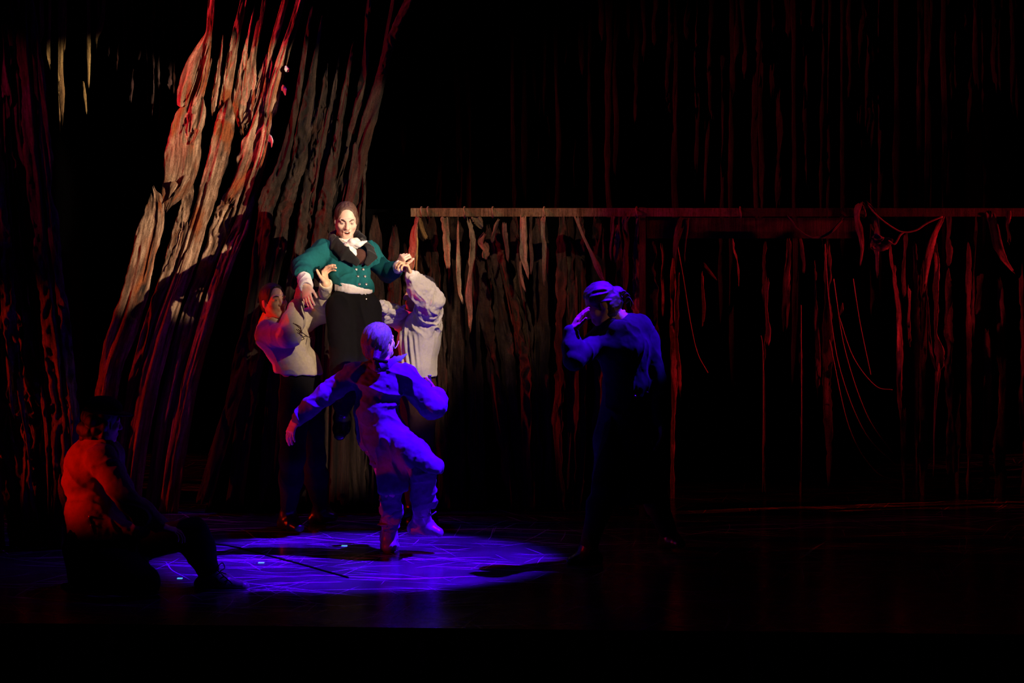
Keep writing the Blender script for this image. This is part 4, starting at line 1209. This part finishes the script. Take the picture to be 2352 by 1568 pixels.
    for S_ in 'RL':
        an, kn, to = J['an' + S_], J['kn' + S_], J['toe' + S_]
        def boot(F):
            F.seg(kn + (an - kn) * .55, an, .058, .047, .02); foot(F, an, to, .010)
        garment('boot', t, 'leather', [kn, an, to], boot, folds(.003, 20), .005, .12)
lifted()

# ------------------------------------------------------------------ 2. bearer on the left, cream shirt
def bearer_left():
    J = dict(neck=A(614, 744, 15.42), chest=A(654, 782, 15.38), waist=A(682, 842, 15.36), hip=A(692, 900, 15.38),
             shR=A(616, 768, 15.26), shL=A(684, 742, 15.56), elR=A(664, 772, 15.10), wrR=A(684, 694, 15.22),
             elL=A(744, 716, 15.55), wrL=A(748, 652, 15.26), hpR=A(678, 906, 15.31), hpL=A(708, 906, 15.45),
             knR=A(672, 1050, 15.20), anR=A(661, 1184, 15.40), knL=A(718, 1050, 15.46), anL=A(738, 1172, 15.74),
             toeR=A(686, 1212, 15.28), toeL=A(766, 1186, 15.70), bulk=.98)
    J['_head'] = (A(629, 692, 15.36), (.58, -.80, .14), (-.16, .10, .97), 0.99, 'closed')
    J['_handR'] = dict(along=(.10, -.05, 1), palm_n=(.7, .5, 0), curl=(.35, .6, .4), spread=.06, thumb=(.5, .3))
    J['_handL'] = dict(along=(-.12, .15, .95), palm_n=(.85, -.35, .25), curl=(.9, .5, .3), spread=.06, thumb=(1.05, -.05))
    t = empty('person', A(690, 1215, 15.4), 'bearer in cream shirt looking up, lifting the teal-coated performer by the arm', 'person')
    make_body(J, t, 'skin_tan')
    brows(J, t, 'hair_dark')
    def bun(F, L, rot, s):
        F.ell(L(.0, -.105, .005), (.045 * s, .038 * s, .045 * s), .02, rot)
    hair_cap(J, t, 'hair_dark', strands(.0022, 70), None, bun, .009)
    def shirt(F):
        torso(F, J, .022, .04)
        arm(F, J, 'R', .016, .03, .95, .010); arm(F, J, 'L', .014, .03, .55, .010)
        F.ell(A(668, 800, 15.30), (.10, .09, .12), .05)
        F.seg(J['waist'], A(690, 862, 15.37), (.150, .125), (.155, .13), .03, side=unit(J['shR'] - J['shL']))
        F.cut(A(686, 856, 15.37), (-.06, 0, -1), centre=A(686, 880, 15.4), radius=.30)
        F.ell(A(621, 728, 15.38), (.055, .058, .06), .01, mode='sub')
        d = unit(J['wrR'] - J['elR']); F.ell(J['wrR'] + d * .05, .058, 0, mode='sub')
    sh_o = garment('shirt', t, 'cream', [J[q] for q in ('neck', 'shR', 'shL', 'elR', 'elL', 'wrR', 'wrL', 'waist', 'hip')], shirt,
            folds(.009, 12, (.45, .1, -.9), .28, 6))
    def collar(F):
        F.chain([A(604, 728, 15.42), A(613, 736, 15.32), A(627, 741, 15.28), A(640, 738, 15.32)], [(.016, .008)] * 4, .01, side=(0, 0, 1))
    garment('shirt_collar', t, 'cream', [A(600, 720, 15.4), A(645, 745, 15.3)], collar, folds(.003, 30), .0035, .06)
    def cuff(F):
        e, w = J['elL'], J['wrL']
        F.seg(e + (w - e) * .30, e + (w - e) * .98, .040, .042, .01)
        F.ell(w + unit(w - e) * .045, .048, 0, mode='sub')
    garment('shirt_cuff', t, 'cream', [J['elL'], J['wrL']], cuff, folds(.004, 22, (0, 0, 1), .3), .004, .1)
    # lacing at the open neck
    base = A(690, 762, 15.20)
    for i, pp in enumerate([[(673, 742), (684, 750), (692, 760), (686, 766)], [(678, 744), (690, 752), (688, 764), (680, 756)], [(684, 756), (694, 764), (704, 772), (714, 776)], [(682, 764), (692, 770), (698, 778)]]):
        tube('lace', [on_surface([sh_o], a, b, .003)[0] for a, b in pp], .0026, 'maroon', t, 20, 5)
    def trs(F):
        F.seg(A(686, 848, 15.37), J['hip'], (.145, .115), (.155, .12), .03, side=unit(J['shR'] - J['shL']))
        leg(F, J, 'R', .018, .04, .8); leg(F, J, 'L', .018, .04, .8)
    garment('trousers', t, 'black', [J[q] for q in ('waist', 'hip', 'knR', 'knL', 'anR', 'anL')], trs, folds(.006, 9))
    for S_ in 'RL':
        an, kn, to = J['an' + S_], J['kn' + S_], J['toe' + S_]
        def boot(F):
            F.seg(kn + (an - kn) * .35, an, .066, .046, .02); foot(F, an, to, .008)
        garment('boot', t, 'leather', [kn, an, to], boot, folds(.003, 20), .005, .12)
bearer_left()

# ------------------------------------------------------------------ 3. bearer on the right, white pleated shirt
def bearer_right():
    J = dict(neck=A(972, 726, 15.66), chest=A(962, 778, 15.62), waist=A(958, 845, 15.62), hip=A(960, 900, 15.62),
             shR=A(946, 744, 15.76), shL=A(976, 742, 15.52), elR=A(908, 732, 15.66), wrR=A(874, 716, 15.48),
             elL=A(988, 692, 15.36), wrL=A(944, 634, 15.28), hpR=A(955, 906, 15.70), hpL=A(966, 906, 15.55),
             knR=A(948, 1040, 15.66), anR=A(950, 1170, 15.80), knL=A(972, 1045, 15.52), anL=A(976, 1178, 15.66),
             toeR=A(915, 1190, 15.74), toeL=A(942, 1198, 15.60), bulk=.98)
    J['_head'] = (A(963, 676, 15.64), (-.86, -.42, .05), (.08, 0, 1), 0.98, 'closed')
    J['_handL'] = dict(along=(-.30, -.05, .9), palm_n=(-.85, -.2, -.3), curl=(.9, 1.0, .6), spread=.05, thumb=(.5, .5))
    J['_handR'] = dict(along=(-.9, -.1, -.1), palm_n=(.1, -.3, .9), curl=(.4, .4, .3), spread=.06)
    t = empty('person', A(960, 1195, 15.7), 'bearer in loose white pleated shirt, one arm raised to hold the lifted hand', 'person')
    make_body(J, t, 'skin_tan')
    brows(J, t, 'hair_black')
    def bun(F, L, rot, s):
        F.ell(L(0, -.075, -.03), (.06 * s, .05 * s, .07 * s), .03, rot)
    hair_cap(J, t, 'hair_black', strands(.005, 45), None, bun, .016)
    def shirt(F):
        torso(F, J, .022, .04)
        arm(F, J, 'L', .014, .03, .96, .022); arm(F, J, 'R', .006, .03, .8, .006)
        F.seg(A(984, 702, 15.42), A(988, 735, 15.48), .066, .070, .04)
        F.seg(A(978, 755, 15.55), A(964, 835, 15.56), (.09, .12), (.085, .12), .04)
        F.seg(J['waist'], A(958, 872, 15.62), (.150, .120), (.13, .12), .03, side=(0, 1, 0))
        F.cut(A(958, 864, 15.62), (.05, 0, -1), centre=A(960, 890, 15.6), radius=.30)
        F.ell(A(962, 712, 15.64), (.06, .06, .07), .01, mode='sub')
        d = unit(J['wrL'] - J['elL']); F.ell(J['wrL'] + d * .05, .058, 0, mode='sub')
    pl = folds(.010, 11, (.12, 0, 1), .10, 3, .2)
    pz = P(0, 758, 15.5).z
    sl = folds(.015, 17, (-.6, 0, .7), .35, 8)
    def disp(p):
        w = np.clip((pz - p[:, 2]) / .06, 0, 1)
        pleat = .008 * np.sin((p[:, 0] + .12 * p[:, 2]) * 190 + 1.5 * vnoise(p * 6))
        return w * (.5 * pl(p) + pleat * np.clip(1.2 - 3.0 * np.abs(p[:, 0] - P(935, 0, 15.5).x) / .25, 0, 1)) + (1 - w) * sl(p)
    garment('shirt', t, 'white', [J[q] for q in ('neck', 'shR', 'shL', 'elR', 'elL', 'wrR', 'wrL', 'waist', 'hip')], shirt, disp, .005)
    def cuff(F):
        e, w = J['elL'], J['wrL']
        F.seg(e + (w - e) * .84, e + (w - e) * 1.0, .044, .040, .01)
    garment('shirt_cuff', t, 'white', [J['elL'], J['wrL']], cuff, folds(.003, 25), .004, .1)
    def ruf(F):
        F.chain([A(918, 722, 15.60), A(898, 716, 15.55), A(878, 706, 15.48)], [.040, .046, .036], .02)
        F.seg(A(905, 716, 15.5), A(930, 702, 15.5), .028, .008, .02)
        F.seg(A(880, 706, 15.45), A(870, 700, 15.42), .03, .02, .02)
    garment('ruffled_sleeve', t, 'white', [A(865, 690, 15.5), A(935, 740, 15.6)], ruf, folds(.018, 22, (.8, 0, -.5), .3, 1), .005, .12)
    def trs(F):
        F.seg(A(958, 856, 15.62), J['hip'], (.140, .115), (.155, .12), .03, side=(0, 1, 0))
        leg(F, J, 'R', .016, .04, .85); leg(F, J, 'L', .016, .04, .85)
    garment('trousers', t, 'maroon', [J[q] for q in ('waist', 'hip', 'knR', 'knL', 'anR', 'anL')], trs, folds(.006, 9))
    for S_ in 'RL':
        an, kn, to = J['an' + S_], J['kn' + S_], J['toe' + S_]
        def boot(F):
            F.seg(kn + (an - kn) * .45, an, .060, .046, .02); foot(F, an, to, .008)
        garment('boot', t, 'leather', [kn, an, to], boot, folds(.003, 20), .005, .12)
bearer_right()

# ------------------------------------------------------------------ 4. dancer seen from behind in the blue light
def dancer():
    J = dict(neck=A(877, 838, 14.62), chest=A(874, 884, 14.60), waist=A(862, 946, 14.58), hip=A(878, 1000, 14.58),
             shL=A(816, 860, 14.62), shR=A(932, 868, 14.62), elL=A(742, 910, 14.56), wrL=A(682, 962, 14.52),
             elR=A(992, 934, 14.58), wrR=A(998, 908, 14.80), hpL=A(868, 1012, 14.60), hpR=A(894, 1012, 14.56),
             knL=A(898, 1120, 14.46), anL=A(894, 1232, 14.64), knR=A(972, 1078, 14.36), anR=A(969, 1192, 14.60),
             toeL=A(896, 1262, 14.80), toeR=A(1008, 1222, 14.56), bulk=.84)
    J['_head'] = (A(872, 786, 14.62), (.62, .70, .28), (-.10, -.30, .95), 1.02, 'closed')
    J['_handL'] = dict(along=(-.45, -.1, -.85), palm_n=(.6, .5, -.3), curl=(.3, .3, .2), spread=.08)
    J['_handR'] = dict(along=(-.65, .25, .45), palm_n=(-.3, -.7, .2), curl=(.9, .9, .6), spread=.05, thumb=(.6, .6))
    t = empty('person', A(893, 1268, 14.6), 'blue-lit performer seen from behind mid-step, ponytail, long coat, holding a bottle', 'person')
    make_body(J, t, 'skin_pale')
    def tail(F, L, rot, s):
        F.ell(L(0, -.045, -.012), (.076 * s, .075 * s, .088 * s), .03, rot)
        F.chain([A(864, 812, 14.53), A(862, 828, 14.505), A(866, 846, 14.50)], [.030, .016, .022], .012)
    hair_cap(J, t, 'hair_grey', strands(.0035, 55, (.3, .2, 1)), None, tail, .014)
    def bow(F):
        F.ell(A(862, 824, 14.50), (.018, .016, .012), .006)
        F.ell(A(872, 828, 14.49), (.030, .012, .014), .006); F.ell(A(884, 830, 14.50), (.022, .012, .012), .006)
    garment('hair_ribbon', t, 'black', [A(862, 824, 14.5), A(884, 830, 14.5)], bow, None, .003, .06)
    # spectacle arm
    tube('headset_wire', [A(899, 778, 14.56), A(904, 788, 14.56), A(907, 800, 14.58), A(914, 790, 14.62), A(916, 783, 14.66)], .0025, 'tuft', t, 20, 5)
    def coat(F):
        sd = unit(J['shR'] - J['shL'])
        torso(F, J, .018, .03)
        arm(F, J, 'L', .012, .025, .97, .002); arm(F, J, 'R', .020, .025, .75, .010)
        F.seg(A(985, 930, 14.60), A(1008, 928, 14.66), .062, .052, .03)                       # wide turned cuff
        F.seg(A(1006, 918, 14.70), A(1002, 906, 14.78), .050, .046, .02)
        # skirts of the coat, swinging right over the raised knee, and a long tail on the left
        F.seg(A(868, 955, 14.58), A(895, 1015, 14.52), (.105, .09), (.135, .11), .03, side=(1, 0, .1))
        F.seg(A(892, 1008, 14.52), A(948, 1044, 14.42), (.115, .095), (.105, .10), .03, side=(.6, 0, -.8))
        F.seg(A(945, 1040, 14.40), A(990, 1074, 14.34), (.090, .085), (.070, .07), .02, side=(.6, 0, -.8))
        F.seg(A(980, 1066, 14.33), A(1001, 1080, 14.30), .050, .018, .02)
        F.seg(A(896, 1020, 14.49), A(908, 1128, 14.40), (.100, .06), (.098, .016), .03, side=(1, 0, 0))
        F.cut(A(905, 1136, 14.5), (-.35, 0, -1), centre=A(900, 1180, 14.5), radius=.21)
        F.cut(A(985, 1083, 14.35), (-.05, 0, -1), centre=A(985, 1128, 14.35), radius=.135)
        F.ell(A(878, 820, 14.62), (.058, .06, .06), .01, mode='sub')
    fo = folds(.012, 14, (.85, 0, -.4), .3, 1)
    fo2 = folds(.013, 13, (.25, 0, -1), .2, 4)
    zc = P(0, 955, 14.6).z
    def disp(p):
        w = np.clip((zc - p[:, 2]) / .08, 0, 1)
        return (1 - w) * fo(p) + w * fo2(p)
    ct = garment('coat', t, 'slate', [J[q] for q in ('neck', 'shR', 'shL', 'elR', 'elL', 'wrR', 'wrL', 'waist', 'hip', 'knR', 'knL')], coat, disp, .0055)
    def col(F):
        F.chain([A(848, 842, 14.56), A(866, 842, 14.52), A(890, 838, 14.53), A(906, 828, 14.60)], [(.026, .010)] * 4, .012, side=(0, .2, 1))
        F.chain([A(906, 826, 14.62), A(918, 824, 14.66), A(934, 813, 14.70)], [(.022, .010), (.018, .008), (.004, .004)], .01, side=(0, .2, 1))
    garment('coat_collar', t, 'slate', [A(845, 810, 14.5), A(936, 850, 14.7)], col, folds(.003, 20), .004, .08)
    def lace(F):
        F.chain([A(992, 894, 14.80), A(1004, 898, 14.76), A(1014, 910, 14.72), A(1018, 920, 14.70)], [.016, .020, .018, .008], .01)
    garment('lace_cuff', t, 'white', [A(990, 890, 14.8), A(1020, 922, 14.7)], lace, folds(.007, 35), .0035, .07)
    def br(F):
        leg(F, J, 'L', .002, .03, .55); leg(F, J, 'R', .006, .03, .55)
        F.seg(J['knR'] + np.array((0, 0, -.02)), A(973, 1148, 14.48), .064, .078, .03)
        F.seg(A(897, 1150, 14.53), A(897, 1196, 14.58), .058, .056, .02)
        F.cut(A(973, 1166, 14.5), (.1, 0, -1), centre=A(973, 1190, 14.5), radius=.11)
    garment('breeches', t, 'breeches', [J[q] for q in ('hip', 'knR', 'knL', 'anR', 'anL', 'hpL')], br, folds(.012, 15, (.8, 0, .4), .35, 2))
    def cu(F):
        F.seg(A(903, 1172, 14.54), A(897, 1204, 14.58), .058, .050, .02)
        F.ell(A(884, 1204, 14.56), (.05, .05, .012), .01); F.ell(A(910, 1196, 14.54), (.032, .04, .02), .015)
    garment('trouser_cuff', t, 'breeches', [A(897, 1170, 14.5), A(897, 1210, 14.6)], cu, folds(.012, 16, (1, 0, .5), .3), .005, .14)
    for S_ in 'RL':
        an, kn, to = J['an' + S_], J['kn' + S_], J['toe' + S_]
        def boot(F):
            F.seg(kn + (an - kn) * .55, an, .055, .044, .02); foot(F, an, to, .008)
            if S_ == 'R': F.seg(A(968, 1165, 14.5), A(968, 1185, 14.55), .058, .052, .02)
        o = garment('boot', t, 'leather_grey', [kn, an, to], boot, folds(.004, 22, (1, 0, .2), .4), .005, .12)
        if S_ == 'R':
            for k, zz in enumerate((1172, 1180, 1188)):
                tube('boot_strap', [A(955, zz - 3, 14.49), A(968, zz, 14.475), A(981, zz - 2, 14.50), A(986, zz - 6, 14.56)], .005, 'leather_grey', o, 14, 5)
            tube('boot_strap', [A(981, 1180, 14.5), A(994, 1180, 14.48), A(1002, 1174, 14.48), A(992, 1182, 14.47), A(980, 1186, 14.5)], .004, 'leather_grey', o, 20, 5)
dancer()

def lathe(name, base, axis, prof, mat, parent=None, n=16):
    a = unit(axis); s = unit(np.cross(a, (.3, 1, .2))); b = np.cross(a, s); base = np.array(base)
    v = [base + a * h + (s * math.cos(2 * math.pi * i / n) + b * math.sin(2 * math.pi * i / n)) * r for r, h in prof for i in range(n)]
    f = [(k * n + i, k * n + (i + 1) % n, (k + 1) * n + (i + 1) % n, (k + 1) * n + i) for k in range(len(prof) - 1) for i in range(n)]
    f += [tuple(range(n - 1, -1, -1)), tuple((len(prof) - 1) * n + i for i in range(n))]
    return link(name, raw_mesh(name, v, f), mat, parent)
bb = empty('bottle', A(987, 902, 14.86), 'slim dark bottle with a pale curved band held upright in the blue-lit fist', 'bottle')
lathe('glass', A(988, 904, 14.86), (-.03, 0, 1), [(.018, 0), (.018, .055), (.014, .075), (.0095, .09), (.0095, .108), (.012, .110), (.012, .118), (.007, .118), (.007, .112)], 'glass_dark', bb)
strip('curved_band', [(982, 872, 14.80, 8), (975, 878, 14.78, 16), (971, 890, 14.78, 18), (976, 908, 14.80, 10)], 'pewter', bb, curl=.9, wr=.001, nu=9, nv=24, rag=.0, seed=3, twist=(-.4,), thick=.003)

# ------------------------------------------------------------------ 5. figure in navy coat, head bowed in hand
def mourner():
    J = dict(neck=A(1428, 738, 14.18), chest=A(1432, 800, 14.16), waist=A(1444, 892, 14.20), hip=A(1446, 950, 14.22),
             shL=A(1374, 786, 14.10), shR=A(1486, 782, 14.26), elL=A(1318, 826, 13.92), wrL=A(1312, 762, 13.98),
             elR=A(1508, 880, 14.20), wrR=A(1518, 970, 14.10), hpL=A(1424, 960, 14.18), hpR=A(1468, 960, 14.26),
             knL=A(1392, 1112, 14.05), anL=A(1350, 1262, 14.18), knR=A(1492, 1110, 14.35), anR=A(1536, 1228, 14.72),
             toeL=A(1312, 1288, 14.16), toeR=A(1562, 1248, 14.60), bulk=1.0)
    J['_head'] = (A(1379, 700, 14.12), (-.86, -.16, -.50), (-.50, .05, .86), 1.03, 'closed')
    J['_handL'] = dict(along=(.42, .12, .88), palm_n=(.75, .25, -.4), curl=(.15, .2, .15), spread=.08, thumb=(.6, .2))
    J['_handR'] = dict(along=(.05, -.1, -1), palm_n=(-.8, -.1, 0), curl=(.3, .3, .2), spread=.05)
    t = empty('person', A(1440, 1295, 14.2), 'performer in long navy coat turned away, bowed head held in one hand', 'person')
    make_body(J, t, 'skin_tan')
    def back(F, L, rot, s):
        F.ell(L(0, -.085, -.015), (.060 * s, .045 * s, .060 * s), .025, rot)
        F.ell(L(.0, -.125, .01), (.040 * s, .035 * s, .035 * s), .02, rot)
        F.ell(L(.05, -.05, .07), (.04 * s, .05 * s, .04 * s), .02, rot)
    hr = hair_cap(J, t, 'hair_black', strands(.004, 45, (.9, 0, .2)), None, back, .014)
    for pts in [[(1432, 690), (1442, 682), (1450, 690), (1455, 700)], [(1430, 680), (1440, 674), (1447, 680)], [(1424, 672), (1434, 668), (1440, 676)], [(1436, 695), (1446, 690), (1448, 704)]]:
        tube('hair_lock', [A(a, b, 14.10) for a, b in pts], .006, 'hair_black', hr, 14, 5, radii=[.010, .006, .002])
    def coat(F):
        torso(F, J, .014, .04)
        arm(F, J, 'L', .016, .03, .97, .002); arm(F, J, 'R', .014, .03, .97)
        F.seg(A(1400, 752, 14.12), A(1470, 750, 14.22), .070, .074, .05)
        F.seg(J['waist'], A(1446, 1010, 14.22), (.150, .118), (.21, .16), .04, side=(1, 0.2, 0))
        F.seg(A(1446, 1010, 14.22), A(1446, 1150, 14.24), (.21, .16), (.235, .18), .04, side=(1, 0.2, 0))
        F.cut(A(1446, 1152, 14.2), (0, 0, -1), centre=A(1446, 1200, 14.2), radius=.34)
        F.ell(A(1412, 722, 14.14), (.06, .065, .065), .01, mode='sub')
    ct = garment('coat', t, 'navy', [J[q] for q in ('neck', 'shR', 'shL', 'elR', 'elL', 'wrR', 'wrL', 'waist', 'hip', 'knR', 'knL')], coat, folds(.006, 12, (.3, 0, 1), .2, 3), .0055)
    def col(F):
        F.chain([A(1392, 748, 14.06), A(1408, 736, 14.09), A(1428, 724, 14.16), A(1444, 724, 14.24)], [(.022, .010), (.024, .011), (.024, .011), (.016, .009)], .012, side=(-.3, 0, 1))
    garment('coat_collar', t, 'navy', [A(1385, 715, 14.1), A(1450, 755, 14.2)], col, None, .004, .08)
    def sc(F):
        F.chain([A(1406, 728, 14.085), A(1420, 719, 14.11), A(1434, 715, 14.15)], [(.012, .008)] * 3, .01, side=(-.3, 0, 1))
    garment('shirt_collar', t, 'white', [A(1405, 705, 14.1), A(1436, 725, 14.1)], sc, None, .0035, .06)
    buttons(t, [on_surface([ct], 1458, 910), on_surface([ct], 1486, 902)], 'metal', .008)
    def trs(F):
        leg(F, J, 'R', .018, .04, .9); leg(F, J, 'L', .018, .04, .9)
    garment('trousers', t, 'black', [J[q] for q in ('hip', 'knR', 'knL', 'anR', 'anL')], trs, folds(.006, 9))
    for S_ in 'RL':
        an, kn, to = J['an' + S_], J['kn' + S_], J['toe' + S_]
        def boot(F):
            F.seg(kn + (an - kn) * .6, an, .056, .046, .02); foot(F, an, to, .008)
        garment('boot', t, 'leather', [kn, an, to], boot, folds(.003, 20), .005, .12)
mourner()

# ------------------------------------------------------------------ 6. kneeling figure at the left, red-lit jacket and dark hat
def kneeler():
    J = dict(neck=A(226, 1018, 13.46), chest=A(212, 1082, 13.44), waist=A(212, 1180, 13.42), hip=A(216, 1252, 13.42),
             shR=A(232, 1052, 13.28), shL=A(246, 1044, 13.62), elR=A(296, 1150, 13.16), wrR=A(368, 1210, 13.18),
             elL=A(286, 1150, 13.56), wrL=A(376, 1216, 13.42), hpR=A(208, 1268, 13.34), hpL=A(232, 1262, 13.52),
             knR=A(330, 1338, 13.22), anR=A(190, 1336, 13.34), knL=A(444, 1226, 13.34), anL=A(482, 1320, 13.40),
             toeR=A(150, 1350, 13.40), toeL=A(562, 1347, 13.36), bulk=1.0)
    J['_head'] = (A(238, 968, 13.46), (.86, .46, -.14), (.10, .05, 1), 1.0, 'closed')
    J['_handR'] = dict(along=(.9, .1, -.2), palm_n=(.1, .2, -.95), curl=(.35, .5, .4), spread=.10, thumb=(.6, .3))
    J['_handL'] = dict(along=(.9, -.1, -.2), palm_n=(.1, -.2, -.95), curl=(.35, .5, .4), spread=.10)
    t = empty('person', A(300, 1352, 13.4), 'kneeling performer in red-lit jacket and dark hat, hand on knee, at lower left', 'person')
    make_body(J, t, 'skin_tan')
    def curls(F, L, rot, s):
        for x, y, z in [(.05, -.06, -.05), (.06, -.02, -.075), (.03, -.10, -.06), (0, -.12, -.05), (-.04, -.09, -.06), (.05, -.09, .0), (.065, -.03, -.02), (0, -.10, .02), (.03, -.07, -.10), (-.01, -.09, -.10)]:
            F.ell(L(x, y, z), .034 * s, .015)
    hair_cap(J, t, 'hair_dark', strands(.006, 35, (.2, 0, .6)), None, curls, .014)
    def hat(F):
        r, f, u = frame(J['_head'][1], J['_head'][2]); c = J['_head'][0]
        F.ell(c + u * .085 - f * .01, (.098, .108, .062), .02, [r, f, u])
        F.ell(c + u * .055 + f * .015, (.135, .150, .016), .015, [r, f, u])
        F.cut(c + u * .046, -u)
    garment('hat', t, 'black', [J['_head'][0], J['_head'][0] + np.array((0, 0, .15))], hat, folds(.003, 15), .005, .2)
    def jac(F):
        torso(F, J, .022, .04)
        arm(F, J, 'R', .016, .03, .97, .006); arm(F, J, 'L', .022, .03, .97)
        F.seg(A(196, 1060, 13.44), A(182, 1105, 13.42), (.10, .15), (.085, .15), .05, side=(1, 0, 0))
        F.seg(A(208, 1170, 13.42), A(232, 1224, 13.42), (.135, .15), (.165, .165), .04, side=(1, 0, 0))
        F.seg(A(240, 1205, 13.36), A(306, 1214, 13.34), .085, .035, .03)
        F.cut(A(220, 1232, 13.4), (.05, 0, -1), centre=A(220, 1265, 13.4), radius=.34)
        F.ell(A(231, 1000, 13.46), (.06, .06, .06), .01, mode='sub')
        d = unit(J['wrR'] - J['elR']); F.ell(J['wrR'] + d * .05, .058, 0, mode='sub')
    jk = garment('jacket', t, 'rust_jacket', [J[q] for q in ('neck', 'shR', 'shL', 'elR', 'elL', 'wrR', 'wrL', 'waist', 'hip')], jac, folds(.013, 10, (.7, 0, -.5), .35, 2), .0055, .26)
    buttons(t, [on_surface([jk], 206, 1186), on_surface([jk], 210, 1206)], 'metal', .007)
    tube('jacket_seam', [on_surface([jk], a, b, .001)[0] for a, b in ((205, 1188), (211, 1208), (217, 1226))], .003, 'black', t, 16, 5)
    def trs(F):
        F.seg(A(215, 1225, 13.42), J['hip'], (.150, .15), (.175, .17), .03, side=(1, 0, 0))
        leg(F, J, 'R', .026, .05, .95); leg(F, J, 'L', .024, .05, .85)
        F.seg(A(212, 1262, 13.40), A(196, 1318, 13.38), (.125, .14), (.10, .13), .05, side=(1, 0, 0))
        F.seg(A(260, 1270, 13.38), A(330, 1328, 13.30), .13, .07, .06)
        F.cut((0, 13.4, 0.006), (0, 0, -1))
    garment('trousers', t, 'black', [J[q] for q in ('hip', 'knR', 'knL', 'anR', 'anL', 'hpL')], trs, folds(.006, 9), pad=.26)
    for S_ in 'RL':
        an, kn, to = J['an' + S_], J['kn' + S_], J['toe' + S_]
        def boot(F):
            F.seg(kn + (an - kn) * .6, an, .056, .046, .02); foot(F, an, to, .008)
            F.cut((0, 13.4, 0.003), (0, 0, -1))
        o = garment('boot', t, 'leather_grey' if S_ == 'L' else 'leather', [kn, an, to], boot, folds(.004, 20), .005, .12)
        if S_ == 'L':
            for k in range(4):
                a0 = (488 + k * 9, 1312 + k * 8)
                tube('boot_lace', [A(a0[0], a0[1], 13.32), A(a0[0] + 9, a0[1] - 4, 13.31), A(a0[0] + 18, a0[1] + 4, 13.33)], .0035, 'black', o, 10, 5)
            tube('boot_lace', [A(496, 1306, 13.32), A(510, 1292, 13.32), A(516, 1304, 13.32), A(506, 1312, 13.32), A(520, 1318, 13.32)], .003, 'black', o, 20, 5)
kneeler()
